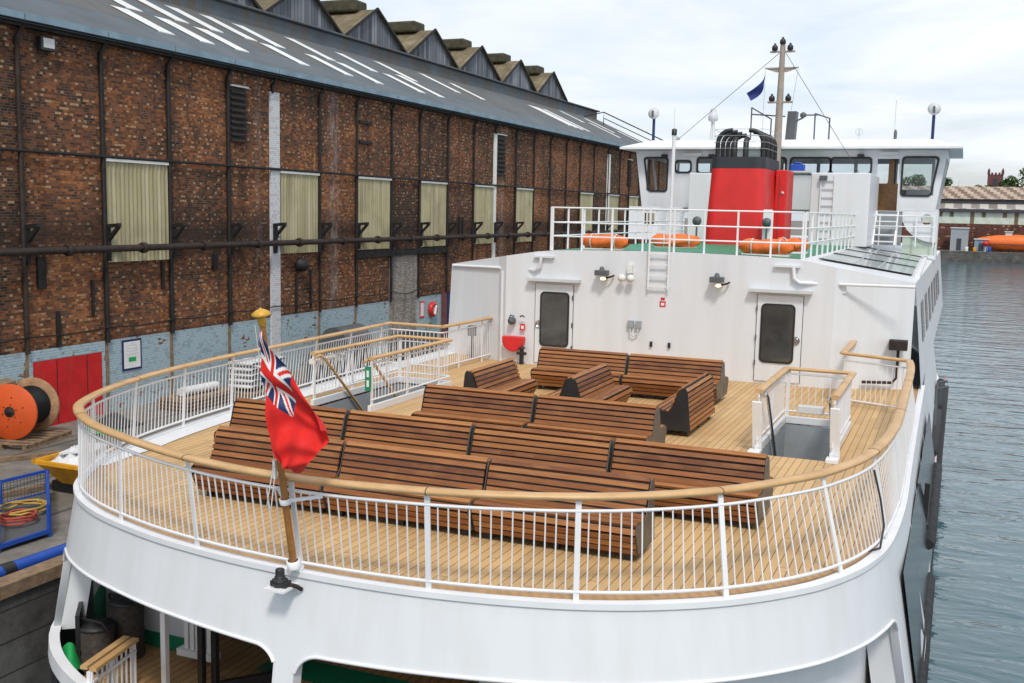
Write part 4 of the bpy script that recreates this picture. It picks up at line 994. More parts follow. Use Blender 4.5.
raft(-4.7,-3.7,29.0,R(40),'rumpled orange life raft pack behind another pack at the starboard boat-deck corner')
# blue canister on the shelf
b=MB(); b.box((-5.66,37.9,5.545),(-5.2,38.3,5.78)); b.prism([(-5.62,37.95,5.78),(-5.25,37.95,5.78),(-5.34,37.95,5.86),(-5.5,37.95,5.86)],(0,.3,0)); b.build('water_canister',M['blue'],bevel=.03,label='blue canister on the white shelf right of the funnel',cat='canister')
# house flag
rows=[]
for i in range(9):
    u=i/8; 
    rows.append([Vector((MX-.60-.02*v-.62*u*u-.05*u+.22*v*u,MY-.03+.07*math.sin(u*7+v*4),9.32-.30*v-.95*u+.2*u*u)) for v in [0,.33,.66,1]])
b=MB(); b.grid(rows); b.build('courtesy_flag',M['eu_blue'],label='small dark blue flag hanging from the mast yard',cat='flag')

# flagstaff and ensign
FP0=Vector((-6.45,9.33,.12)); FP1=Vector((-6.46,8.80,2.90))
st=thing('flagstaff',FP0,'varnished wooden flagstaff with gilt cap leaning over the stern rail','flagstaff')
b=MB(); b.tube([FP0,FP0.lerp(FP1,.5),FP1],[.04,.036,.028],12); b.build('staff',M['pole_wood'],st)
b=MB(); dv_=(FP1-FP0).normalized(); b.lathe(FP1,[(.03,-.12),(.042,-.11),(.042,-.04),(.032,-.02),(.095,-.01),(.10,.012),(.04,.05),(.016,.055),(.016,.065),(0,.07)],14,dv_); b.build('truck',M['brass'],st)
b=MB(); b.lathe(FP0,[(.07,-.03),(.075,.06),(.06,.06)],12,dv_); b.bar(FP0,(-6.43,9.42,.06),.09); b.build('staff_socket',M['white_rail'],st); b=MB(); q=FP0.lerp(FP1,.27); b.lathe(q,[(.062,-.03),(.066,.03),(.05,.03)],12,dv_); b.bar(q,(-6.05,9.28,.95),.035); b.bar(q,(-6.62,9.28,.98),.03); b.build('staff_bracket',M['white_rail'],st)
b=MB(); q=FP0.lerp(FP1,.40); b.bar(q+Vector((-.06,-.03,-.1)),q+Vector((-.065,-.03,.1)),.03); b.tube([q+Vector((-.06,-.05,.05)),q+Vector((-.12,-.05,-.25)),q+Vector((-.16,-.04,-.42)),q+Vector((-.10,-.05,-.45)),q+Vector((-.05,-.05,-.1))],.007,5); b.tube([q+Vector((-.06,-.04,.1)),FP1+Vector((-.05,-.04,-.1))],.005,4); b.build('cleat_line',M['white_soft'],st)
# ensign: hoist along the staff, hanging in soft folds
def bez(P,t):
    P=[Vector(p) for p in P]
    while len(P)>1: P=[P[i].lerp(P[i+1],t) for i in range(len(P)-1)]
    return P[0]
ens=MB(); NU,NV=150,90
HT=FP1+Vector((.03,-.035,-.15)); HB=FP1.lerp(FP0,.31)+Vector((.0,-.035,0))
def flagpt(u,v):
    # u along the fly, v from top (0) to bottom (1) of the hoist
    k=.0098
    def crv(P,t):
        P=[Vector((a*k*1.13,0,-c*k*1.03)) for a,c in P]; n=len(P)-1; t=min(t,.9999)*n; i=int(t); t-=i
        p0=P[max(i-1,0)];p1=P[i];p2=P[i+1];p3=P[min(i+2,n)]
        return .5*((2*p1)+(p2-p0)*t+(2*p0-5*p1+4*p2-p3)*t*t+(-p0+3*p1-3*p2+p3)*t**3)
    T=lambda t: crv([(0,0),(13,19),(34,41),(53,68),(66,94)],t)
    B=lambda t: crv([(20,134),(24,137),(29,140),(38,143)],t)
    Lf=lambda t: crv([(0,0),(-1,35),(2,66),(7,110),(20,134)],t)
    Rt=lambda t: crv([(66,94),(66,108),(56,124),(38,143)],t)
    c00,c10,c01,c11=T(0),T(1),B(0),B(1)
    p=HT+T(u)*(1-v)+B(u)*v+Lf(v)*(1-u)+Rt(v)*u-(c00*(1-u)*(1-v)+c10*u*(1-v)+c01*(1-u)*v+c11*u*v)
    w=.06*math.sin(7.5*v+2.2*u+.6)*(0.25+u)*(1-.2*v)+.035*math.sin(13*u-3*v)*u+.018*math.sin(23*v+9*u)
    return p+Vector((.15*w,-w*1.3,0))
def union(u,v):
    """u 0..1 , v 0..1 within the canton; 0 blue 1 white 2 red"""
    x=(u-.5)*2*1.0; y=(v-.5)*1.0     # 2:1
    ax,ay=abs(x),abs(y)
    if ax<.1 or ay<.1: return 2
    if ax<.167 or ay<.167: return 1
    for s in (1,-1):
        dist=(x*.5-s*y)/math.sqrt(.25+1)*1.0
        if abs(dist)<.034: return 2
        if abs(dist)<.098: return 1
    return 0
rows=[[flagpt(i/NU,j/NV) for j in range(NV+1)] for i in range(NU+1)]
for i in range(NU):
    for j in range(NV):
        u,v=(i+.5)/NU,(j+.5)/NV
        ens.mi = union(u/.5,v/.5) if (u<.5 and v<.5) else 2
        ens.add([rows[i][j],rows[i+1][j],rows[i+1][j+1],rows[i][j+1]],[(0,1,2,3)],True)
bm_o=ens.build('ensign',[M['navy'],M['cloth_white'],M['cloth_red']],label='red ensign with union canton hanging limp from the stern flagstaff',cat='flag')
bm=bmesh.new(); bm.from_mesh(bm_o.data); bmesh.ops.remove_doubles(bm,verts=bm.verts,dist=1e-5); bm.to_mesh(bm_o.data); bm.free()
# stern light
LX=-6.52
t=thing('stern_light',(LX,9.2,-.12),'black lantern on a small white bracket on the stern plating below the flagstaff','lantern')
b=MB(); b.lathe((LX-.03,9.22,-.06),[(.08,-.03),(.09,0),(.09,.04),(.06,.055),(.06,.075),(.05,.08),(.05,.15),(.04,.16),(0,.165)],14); b.box((LX-.12,9.16,-.09),(LX+.08,9.28,-.03)); b.build('lantern_body',M['black'],t,bevel=.008)
b=MB(); b.box((LX-.15,9.08,-.12),(LX+.11,9.43,-.095)); b.build('bracket',M['white_rail'],t)
b=MB(); b.tube([(LX+.06,9.24,-.07),(LX+.13,9.28,-.09),(LX+.15,9.36,-.15)],.024,8); b.build('cable_gland',M['rust'],t)
# mooring rope drums on the lower deck
for (x,y,h,lab) in ((-10.92,10.98,.62,'low brown rope drum with black lid nearest the slatted rail below deck'),(-10.85,11.5,.82,'taller brown rope drum with black hoop, further from the slatted rail below deck')):
    t=thing('rope_drum',(x,y,-2.6),lab,'rope drum','rope drums on the lower deck')
    b=MB(); b.lathe((x,y,-2.6),[(.24,0),(.25,.1),(.225,.12),(.25,.25),(.225,.27),(.25,.4),(.235,.42),(.25,h)],18); b.build('coil',M['rope'],t)
    b=MB(); b.lathe((x,y,-2.6+h),[(.22,-.02),(.26,.0),(.25,.04),(0,.05)],18); b.build('lid',M['black'],t)
    b=MB(); b.tube([(x-.26,y-.05,-2.6+h-.3),(x-.27,y-.05,-2.6+h+.08),(x-.2,y-.1,-2.6+h+.12),(x+.2,y-.1,-2.6+h+.12),(x+.26,y-.05,-2.6+h+.0)],.02,8); b.build('hoop',M['iron'],t)
b=MB(); rows=[]
for i in range(7):
    a=i/6; rows.append([Vector((-11.35+.5*a,10.95-.25*a+.04*math.sin(5*a),-2.58+.45*math.sin(R(20+150*f))*(.6+.4*math.sin(3*a+.5))-(.05*f))) + Vector((.1*f,-.45*f,0)) for f in [k/7 for k in range(8)]])
b.grid(rows); b.build('tarpaulin',M['green_cloth'],label='bright green tarpaulin draped beside the rope drums on the lower deck',cat='tarpaulin')

# ------------------------------------------------------------------ SETTING
b=MB(); b.add([(-400,-60,-4.6),(500,-60,-4.6),(500,420,-4.6),(-400,420,-4.6)],[(0,1,2,3)]); b.build('water',M['water'],kind='structure',noshift=True)
QX=-14.1
b=MB(); b.add([(-200,-60,-2.5),(QX,-60,-2.5),(QX,150,-2.5),(-200,150,-2.5)],[(0,1,2,3)]); b.build('quay',M['ground'],kind='structure',noshift=True)
b=MB(); b.add([(QX,-60,-2.5),(QX,150,-2.5),(QX,150,-5.2),(QX,-60,-5.2)],[(3,2,1,0)]); b.add([(QX,150,-2.5),(-200,150,-2.5),(-200,150,-5.2),(QX,150,-5.2)],[(3,2,1,0)]); b.build('quay_wall',M['stone'],kind='structure',noshift=True)
b=MB()
for k in range(14): b.box((QX-.32,2+3*k,-2.5),(QX+.06,4.97+3*k,-2.28))
b.build('quay_edge',M['timber'],kind='structure',noshift=True)
b=MB(); b.add([(-300,236,-2.4),(500,236,-2.4),(900,1500,-2.4),(-700,1500,-2.4)],[(0,1,2,3)]); b.build('far_quay',M['ground'],kind='structure',noshift=True)
b=MB(); b.add([(-300,236,-2.4),(500,236,-2.4),(500,236,-5),(-300,236,-5)],[(3,2,1,0)]); b.build('far_quay_wall',M['stone'],kind='structure',noshift=True)

# ------------------------------------------------------------------ brick warehouse
WX=-24.0; Y0,Y1=-6.0,92.6; ZG=8.85; ZQ=-2.5
wht=thing('brick_warehouse',(WX,45,ZQ),'long old brick dockside warehouse with blue painted base and sawtooth gables','warehouse')
b=MB(); b.box((WX-.4,Y0,-.25),(WX,Y1,ZG)); b.box((-60,Y1-.4,ZQ),(WX-.4,Y1,9)); b.build('brick_wall',M['brick'],wht)
b=MB(); b.box((WX-.4,Y0,ZQ),(WX+.012,42.3,-.25)); b.box((WX-.4,45.0,ZQ),(WX+.012,Y1,-.28)); b.build('painted_base',M['brick_blue'],wht)
b=MB(); b.box((WX-.4,42.3,ZQ),(WX+.02,45.0,2.0)); b.build('blocked_doorway',M['brick_grey'],wht)
bays=[-4.4,-1.5,1.4,4.3,7.2,10.1,13.0,15.9,18.87,21.79,24.83,27.73,30.76,33.35,36.52,39.35,42.36,45.05,48.03,51.09,53.82,56.8,59.58,62.3,65.2,67.9,70.8,73.95,76.85,79.3,82.0,84.9,87.8,90.7]
for y in bays:
    b=MB(); r=.075 if y<32 else .06
    b.tube([(WX+.09,y,8.1 if y in (33.35,53.82) else -.3),(WX+.09,y,8.35),(WX+.22,y+.12,8.7),(WX+.32,y+.12,8.95)],r,6); b.build('downpipe',M['iron'] if y!=21.79 else M['rust'],wht)
for y in bays[8:23]:
    if abs(y-42.36)<.1 or abs(y-45.05)<.1: continue
    b=MB(); b.box((WX+.013,y-.05,ZQ),(WX+.06,y+.05,-.26)); b.build('corner_strip',M['timber'],wht)
for y,w in ((33.35,.46),(53.82,.24),(74.0,.5)):
    b=MB(); b.box((WX+.02,y-.12,ZQ if y<40 else 0.0),(WX+.09,y+w,8.15)); b.build('white_pilaster',M['brick_white'] if y<40 else M['white_soft'],wht)
def corrug(y0,y1,z0,z1):
    b=MB(); n=int((y1-y0)/.09)*4; f=[];g=[]
    for k in range(n+1):
        y=y0+(y1-y0)*k/n; x=WX+.075+.022*math.cos(2*math.pi*(y-y0)/.18); f.append(Vector((x,y,z0))); g.append(Vector((x,y,z1)))
    b.grid([f,g],flip=False); p=b.build('corrugated_panel',M['corr'],wht)
    b=MB(); b.box((WX+.02,y0-.02,z1),(WX+.14,y1+.02,z1+.09)); b.build('panel_lintel',M['white_soft'],p)
for y0,y1 in ((24.93,27.62),(33.83,36.42),(39.45,42.26),(45.15,47.9),(51.2,53.7),(56.9,59.45),(68.0,70.7),(74.5,76.7),(79.4,81.9),(85,87.7),(13.1,15.8)): corrug(y0,y1,2.15,5.2)
b=MB(); prev=Y0
b.tube([(WX+.13,Y0,5.33),(WX+.13,Y1,5.33)],.05,6); b.build('conduit',M['iron'],wht)
b=MB(); b.tube([(WX+.38,Y0,2.58),(WX+.38,Y1,2.58)],.105,8); b.build('long_pipe',M['rust'],wht)
b=MB(); b.tube([(WX+.38,y,2.58) for y in (Y0,Y1)],.001,4) if False else None
for k,y in enumerate(bays[5:]):
    b=MB(); b.bar((WX+.1,y+.05,3.25),(WX+.62,y+.05,3.3),.15,.11); b.bar((WX+.1,y+.05,2.75),(WX+.58,y+.05,3.25),.12,.09); b.bar((WX+.12,y+.05,2.2),(WX+.12,y+.05,3.3),.2,.12); b.build('wall_bracket',M['iron'],wht)
    b=MB(); b.lathe((WX+.38,y+1.3,2.58),[(.13,-.08),(.17,-.08),(.17,.08),(.13,.08)],8,(0,1,0)); b.build('pipe_coupling',M['rust'],wht)
b=MB(); b.bar((WX+.06,39.4,1.95),(WX+.06,48,1.95),.14,.28); b.build('iron_lintel',M['iron'],wht)
pts=[]
for i in range(8,22):
    ya,yb=bays[i],bays[i+1]
    for k in range(6): t=k/6; pts.append((WX+.15,ya+(yb-ya)*t,.18-.18*math.sin(math.pi*t)*(1 if i>15 else .35)))
b=MB(); b.tube(pts,.022,5); b.build('hanging_cable',M['iron'],wht)
for y,z0,z1,w in ((22.95,-.23,.82,.13),(24.3,.55,1.66,.08),(27.35,1.2,2.1,.12),(20.4,.9,2.2,.35),(22.4,1.5,2.4,.3),(34.9,-.2,1.35,.09),(35.9,-.1,1.45,.09),(49.5,2.4,3.6,.1),(49.9,2.4,3.6,.1),(30.0,1.7,2.3,.25)):
    b=MB(); b.box((WX+.02,y-w/2,z0),(WX+.10,y+w/2,z1)); b.build('iron_strap',M['iron'],wht,bevel=.015)
for y0,y1,z0,z1 in ((30.95,31.85,6.2,8.1),(54.1,55.3,5.9,8.1),(79,80,6,8)):
    b=MB(); b.box((WX+.005,y0,z0),(WX+.02,y1,z1)); lv=b.build('louvre_vent',M['iron'],wht); b=MB()
    for k in range(9): z=z0+(z1-z0)*(k+.2)/9; b.obox((WX+.02,y0,z),(0,y1-y0,0),(.09,0,-.06),(.01,0,.06))
    b.build('louvre_blade',M['rust'],lv); b=MB(); b.box((WX+.02,y0-.05,z1),(WX+.13,y1+.05,z1+.06)); b.build('louvre_head',M['lgrey'],lv)
for z in (7.6,6.75): b=MB(); b.bar((WX+.05,39.6,z),(WX+.05,40.6,z),.1,.12); b.build('iron_cleat',M['iron'],wht)
b=MB(); b.box((WX+.05,22.5,8.12),(WX+.22,23.05,8.5)); fl=b.build('wall_floodlight',M['black'],wht,bevel=.02); b=MB(); b.box((WX+.221,22.58,8.2),(WX+.228,22.97,8.46)); b.build('floodlight_face',M['lgrey'],fl)
b=MB(); b.lathe((WX+.2,35.0,1.7),[(.28,-.1),(.3,0),(.2,.25),(0,.35)],10,(1,.2,-.2)); b.build('wall_horn',M['iron'],wht)
# efflorescence stain bay is in the brick material; red doors
b=MB(); b.box((WX+.013,22.0,ZQ),(WX+.055,24.6,-.57)); rd=b.build('red_door',M['door_red'],wht)
for y in (22.85,24.0): b=MB(); b.box((WX+.056,y-.012,ZQ+.02),(WX+.062,y+.012,-.6)); b.build('door_seam',M['iron'],rd)
b=MB(); b.box((WX+.014,21.7,-.56),(WX+.05,24.75,-.27)); b.box((WX+.014,24.61,ZQ),(WX+.05,24.75,-.57)); b.box((WX+.014,21.8,ZQ),(WX+.05,21.99,-.57)); b.build('door_surround',M['lilac'] if False else M['brick_blue'],rd)
b=MB(); b.box((WX+.013,19.0,ZQ),(WX+.055,20.9,-1.25)); rd2=b.build('red_door',M['door_red'],wht); b=MB(); b.obox((WX+.02,18.9,-1.22),(0,2.2,.25),(.35,0,-.06),(0,0,.09)); b.build('door_canopy',M['timber'],rd2)
b=MB(); b.box((WX+.03,48.1,ZQ),(WX+.15,48.95,-.2)); bb=b.build('dock_gate_panel',M['navy'],wht); b=MB(); b.box((WX+.151,48.45,-.75),(WX+.156,48.7,-.5)); b.build('emblem',M['cloth_white'],bb)
b=MB(); b.box((WX+.03,47.6,ZQ),(WX+.12,48.08,-.2)); b.build('dock_gate_panel',M['far_stone'],wht)
# gutter
b=MB()
for y0,y1 in zip([Y0]+bays,bays+[Y1]): b.box((WX-.1,y0+.02,8.80),(WX+.42,y1-.02,8.985))
b.build('gutter',M['lilac'],wht)
b=MB()
for y0,y1 in zip([Y0]+bays,bays+[Y1]): b.box((WX-.05,y0,8.64),(WX+.28,y1,8.80))
b.build('eaves_board',M['iron'],wht)
# roof
KR=.46; RX=-31.0
def rz(x): return 8.97+KR*(WX-x)
b=MB(); n=40
b.add([(WX+.42,Y0,rz(WX+.42)),(WX+.42,Y1+.3,rz(WX+.42)),(RX-.8,Y1+.3,rz(RX-.8)),(RX-.8,Y0,rz(RX-.8))],[(0,1,2,3)]); b.add([(WX+.42,Y0,rz(WX+.42)-.05),(WX+.42,Y1+.3,rz(WX+.42)-.05),(RX-.8,Y1+.3,rz(RX-.8)-.05),(RX-.8,Y0,rz(RX-.8)-.05)],[(3,2,1,0)])
b.build('roof_slope',M['roof'],wht)
b=MB(); b.box((RX-.9,Y0,11.9),(RX-.15,Y1,12.95)); b.obox((RX-.95,Y0,12.95),(1.0,0,0),(0,Y1-Y0+.3,0),(0,0,.12)); b.build('valley_gutter',M['roof'],wht,bevel=.06)
for i,(ya,xa,xb) in enumerate(((31.0,-30.5,-28.2),(33.55,-30.5,-28.2),(32.05,-27.9,-25.8),(34.1,-27.8,-25.8),(35.5,-30.4,-28.1),(37.75,-30.5,-28.1),(39.8,-30.4,-28.1),(38.4,-27.9,-25.9),(43.9,-30.5,-28.1),(47.7,-30.1,-28.0),(44.3,-27.9,-25.7),(52.2,-30.5,-28.1),(51.1,-28.5,-25.9),(57.4,-30.5,-28.0),(72.5,-29.6,-26.4),(74.0,-29.6,-26.0),(75.4,-29.6,-26.0),(81.5,-30.6,-28.6),(84.0,-28.9,-26.3),(86.5,-30.2,-27.6),(90.5,-28.5,-26.5),(27.6,-30.4,-28.1),(29.9,-27.9,-25.8),(41.9,-28.0,-25.9),(48.9,-28.0,-25.9),(60.5,-30.0,-27.8),(73.2,-29.6,-26.2))):
    b=MB(); b.add([(xb,ya-.42,rz(xb)+.03),(xb,ya+.42,rz(xb)+.03),(xa,ya+.42,rz(xa)+.03),(xa,ya-.42,rz(xa)+.03)],[(0,1,2,3)]); b.add([(xb,ya-.42,rz(xb)+.03),(xb,ya+.42,rz(xb)+.03),(xb,ya+.42,rz(xb)-.02),(xb,ya-.42,rz(xb)-.02)],[(3,2,1,0)]); b.build('rooflight',M['skylight'],wht)
# sawtooth bays behind the valley
vy=[0.4,7.4,14.4,21.4,28.5,35.6,42.85,49.9,57.05,64.11,71.12,77.98,84.94]
GX=-31.35; zv=13.0; zp=15.05
for a,c in zip(vy[:-1],vy[1:]):
    m_=(a+c)/2; b=MB(); b.prism([(GX,a+.05,zv),(GX,c-.05,zv),(GX,m_,zp-.05)],(-.2,0,0)); gb=b.build('gable_end',M['clad'],wht)
    b=MB()
    for (y0,y1) in ((a,m_),(c,m_)):
        b.add([(GX+.15,y0,zv-.03),(GX+.15,y1,zp),(GX-26,y1,zp),(GX-26,y0,zv-.03)],[(0,1,2,3)] if y0<y1 else [(3,2,1,0)])
    b.build('bay_roof',M['moss'],gb)
    b=MB(); b.bar((GX+.18,a,zv),(GX+.18,m_,zp+.03),.08,.14); b.bar((GX+.18,c,zv),(GX+.18,m_,zp+.03),.08,.14); b.build('barge_board',M['iron'],gb)
    b=MB(); b.obox((GX-.9,m_-.7,zp-.15),(-22,0,0),(0,1.4,0),(0,0,.68)); b.build('ridge_ventilator',M['moss_dark'],gb,bevel=.12)
b=MB(); b.tube([(-29.6,89.8,rz(-29.6)),(-29.6,89.8,rz(-29.6)+1.1),(-24.5,92.2,rz(-24.5)+1.0),(-22.5,92.4,rz(-24.5)-.2)],.05,6); b.tube([(-29.6,89.8,rz(-29.6)+.6),(-24.5,92.2,rz(-24.5)+.5)],.04,6); b.tube([(-29.6,89.8,rz(-29.6)+1.1),(-31,88.5,rz(-31))],.05,6); b.build('roof_handrail',M['iron'],wht)

# things on / by the wall
t=thing('notice_board',(WX+.02,25.9,-1.3),'framed white notice with a green panel on the blue wall beside red doors','sign')
b=MB(); b.box((WX+.014,25.48,-1.28),(WX+.045,26.32,-.32)); b.build('frame',M['navy'],t); b=MB(); b.box((WX+.046,25.54,-1.22),(WX+.05,26.26,-.38)); b.build('sheet',M['cloth_white'],t)
b=MB(); b.box((WX+.051,25.74,-1.02),(WX+.053,26.06,-.88)); b.build('green_panel',M['green_cloth'],t); b=MB()
for z,w in ((-.50,.42),(-.6,.5),(-.68,.46),(-.78,.54)): b.box((WX+.051,25.9-w/2,z-.012),(WX+.052,25.9+w/2,z+.012))
b.box((WX+.051,25.86,-.47),(WX+.052,25.94,-.42)); b.build('text_lines',M['lgrey'],t)
t=thing('lifebuoy_box',(WX+.1,46.5,-1.5),'round red lifebuoy housing on the blue wall beside a small notice','lifebuoy')
b=MB(); b.lathe((WX+.05,46.5,-.95),[(.36,0),(.38,.1),(.3,.2),(.22,.2),(.18,.1)],20,(1,0,0)); b.build('housing',M['signal_red'],t); b=MB(); b.bar((WX+.26,46.45,-1.2),(WX+.26,46.6,-.75),.12,.03); b.lathe((WX+.05,46.5,-.95),[(.0,.08),(.2,.08)],16,(1,0,0)); b.build('rope_line',M['cloth_white'],t)
t=thing('wall_notice',(WX+.02,45.55,-1.3),'small white notice with red border left of the lifebuoy housing','sign')
b=MB(); b.box((WX+.014,45.3,-1.3),(WX+.04,45.75,-.5)); b.build('border',M['signal_red'],t); b=MB(); b.box((WX+.041,45.36,-1.22),(WX+.045,45.69,-.58)); b.build('sheet',M['cloth_white'],t)

# cable reel
ax=Vector((-.30,.95,0)).normalized(); RC=Vector((-22.95,20.3,-1.60)); RC2=RC+ax*1.12
t=thing('cable_reel',(-22.6,20.6,-2.35),'big orange-faced drum of black cable standing on a pallet by the red doors','cable reel')
b=MB(); b.lathe(RC,[(.08,-.07),(.74,-.07),(.75,-.06),(.75,.0),(.74,.01),(.2,.01)],40,ax); fo=b.build('flange',M['reel_orange'],t)
b=MB(); b.lathe(RC-ax*.075,[(0,-.02),(.06,-.02),(.06,.0),(.15,.0)],16,ax)
b.build('hub',M['rust'],fo)
for k in range(6):
    a=R(60*k+20); u=ax.cross(Vector((0,0,1))).normalized()
    for rr_ in (.2,.40): b=MB(); b.lathe(RC-ax*.075+u*rr_*math.cos(a)+Vector((0,0,rr_*math.sin(a))),[(0,-.015),(.018,-.01),(.018,0)],8,ax); b.build('bolt',M['rust'],fo)
b=MB(); b.lathe(RC2,[(.2,-.07),(.74,-.07),(.75,-.06),(.75,.0),(.74,.01),(.05,.01)],40,ax); b.build('flange',M['ply'],t)
b=MB(); pr_=[]
for k in range(15):
    z=.02+1.05*k/15; pr_+= [(.50,z),(.535,z+.035)]
pr_.append((.54,1.07)); b.lathe(RC,pr_,32,ax); b.build('cable_winding',M['cable'],t)
def pallet(cx,cy,rz_,label):
    t=thing('pallet',(cx,cy,-2.496),label,'pallet','pallets on the quay',0)
    b=MB()
    for k in range(7): b.box((cx-.8,cy-.95+.3*k,-2.37),(cx+.8,cy-.77+.3*k,-2.345))
    for k in range(3): b.box((cx-.78+.72*k,cy-.95,-2.47),(cx-.66+.72*k,cy+1.03,-2.371)); b.box((cx-.8+.72*k,cy-.95,-2.496),(cx-.62+.72*k,cy+1.03,-2.471))
    b.build('boards',M['timber'],t); t.rotation_euler=(0,0,rz_); return t
pallet(-23.0,20.7,R(12),'weathered timber pallet under the big cable drum')
# loose items by the reel
b=MB(); rows=[[Vector((-22.6+.14*i,22.2+.12*j,-2.49+.22*math.exp(-((i-3)**2+(j-3)**2)/5)+.05*random.random())) for j in range(8)] for i in range(8)]
b.grid(rows); b.build('green_sheet',M['green_cloth'],label='crumpled bright green sheet on the ground by the red doors',cat='sheet')
b=MB(); rows=[[Vector((-22.9+.16*i,22.9+.16*j,-2.49+.38*math.exp(-((i-3)**2+(j-3)**2)/6)+.06*random.random())) for j in range(8)] for i in range(8)]
b.grid(rows); b.build('rubbish_heap',M['black'],label='heap of black bags at the foot of the red doors',cat='rubbish')
b=MB(); b.box((-20.9,19.2,-2.49),(-20.1,21.6,-2.45)); b.build('plywood_sheet',M['ply'],label='flat brown plywood sheet lying on the quay beyond the yellow skip',cat='board')
for k,(x0,y0,x1,y1,lb) in enumerate(((-22.5,17.5,-20.0,21.5,'long timber beam lying on the quay between cable drum and skip'),(-19.5,14.5,-18.2,19.5,'long pale timber beam on the quay beside the blue cage'))):
    b=MB(); b.bar((x0,y0,-2.44),(x1,y1,-2.44),.16,.1); b.build('timber_beam',M['timber'],label=lb,cat='beam',group='timber beams on the quay')
# yellow skip
t=thing('skip',(-18.4,18.2,-2.5),'yellow tipping skip filled with white sacks on the quay behind the stern','skip')
def skip(mb,x0,x1,y0,y1,z0,z1,f):
    lo=[Vector((x0+f,y0+f,z0)),Vector((x1-f,y0+f,z0)),Vector((x1-f,y1-f,z0)),Vector((x0+f,y1-f,z0))]; hi=[Vector((x0,y0,z1)),Vector((x1,y0,z1)),Vector((x1,y1,z1)),Vector((x0,y1,z1))]
    mb.add(lo+hi,[(3,2,1,0)]+[(i,(i+1)%4,4+(i+1)%4,4+i) for i in range(4)],False)
    for i in range(4): mb.bar(hi[i],hi[(i+1)%4],.1,.08)
b=MB(); skip(b,-18.6,-17.0,17.0,18.5,-2.35,-1.75,.45); b.build('skip_body',M['yellow'],t)
b=MB(); b.box((-18.5,17.4,-2.5),(-17.7,18.2,-2.26)); b.build('skip_base',M['black'],t)
b=MB(); rows=[[Vector((-18.5+1.4*i/12,17.1+1.3*j/12,-1.84+.30*math.sin(math.pi*i/12)*math.sin(math.pi*j/12)*(1+.5*math.sin(i*2.1+j*1.3))+.07*random.random())) for j in range(13)] for i in range(13)]
b.grid(rows,sm=False); b.obox((-18.2,17.35,-1.62),(.9,.1,.12),(-.1,.7,.05),(0,0,.04))
b.build('rubble_sacks',M['bag'],label='white sacks and rags heaped inside the yellow skip',cat='sacks')
# blue stillage cage
t=thing('blue_cage',(-16.9,15.2,-2.5),'blue steel open cage with wire sides on the quay edge','cage')
cx=[(-16.0,13.75),(-15.95,14.9),(-18.1,16.9),(-18.2,15.75)]
b=MB(); b.add([Vector((x,y,-2.36)) for x,y in cx]+[Vector((x,y,-2.42)) for x,y in cx],[(0,1,2,3),(7,6,5,4)]+[(i,4+i,4+(i+1)%4,(i+1)%4) for i in range(4)],False); b.build('base_tray',M['dgrey'],t)
for i,(x,y) in enumerate(cx): b=MB(); b.bar((x,y,-2.5),(x,y,-1.85),.06); b.build('corner_post',M['blue'],t)
b=MB()
for i in range(4):
    p,q=Vector(cx[i]+(0,)),Vector(cx[(i+1)%4]+(0,))
    b.bar(p+Vector((0,0,-2.38)),q+Vector((0,0,-2.38)),.06,.08)
    if i!=0: b.bar(p+Vector((0,0,-1.88)),q+Vector((0,0,-1.88)),.06)
b.build('frame_rails',M['blue'],t)
b=MB()
for i in (1,2):
    p,q=Vector(cx[i]+(0,)),Vector(cx[(i+1)%4]+(0,))
    for k in range(1,14): r_=p.lerp(q,k/14); b.bar(r_+Vector((0,0,-2.36)),r_+Vector((0,0,-1.88)),.008)
    for k in range(1,7): z=-2.36+.48*k/7; b.bar(p+Vector((0,0,z)),q+Vector((0,0,z)),.008)
b.build('wire_mesh',M['dgrey'],t)
b=MB()
for k in range(3):
    a=[(-17.3+.4*math.cos(R(30*j+20*k))+.15*random.random(),15.4+.55*math.sin(R(30*j+20*k)),-2.28+.04*k+.05*random.random()) for j in range(12)]; b.tube(a,.024,6,closed=True)
b.build('hose_coil',M['hose_y'],label='yellow hose coiled inside the blue cage',cat='hose')
b=MB()
for k in range(3):
    a=[(-16.75+.3*math.cos(R(30*j+20*k)),14.9+.35*math.sin(R(30*j+20*k)),-2.28+.05*k+.04*random.random()) for j in range(12)]; b.tube(a,.024,6,closed=True)
b.build('hose_coil',M['hose_r'],label='red hose coiled inside the blue cage',cat='hose')
b=MB(); b.tube([(-15.1,9.0,-2.36),(-14.9,11.5,-2.36),(-14.78,13.2,-2.36),(-14.7,15.4,-2.36)],.125,14); t_=b.build('blue_pipe',M['blue'],label='thick blue pipe with black joint lying along the quay edge',cat='pipe'); b=MB(); b.tube([(-14.82,12.75,-2.36),(-14.79,13.0,-2.36)],.132,14); b.build('pipe_joint',M['black'],t_)
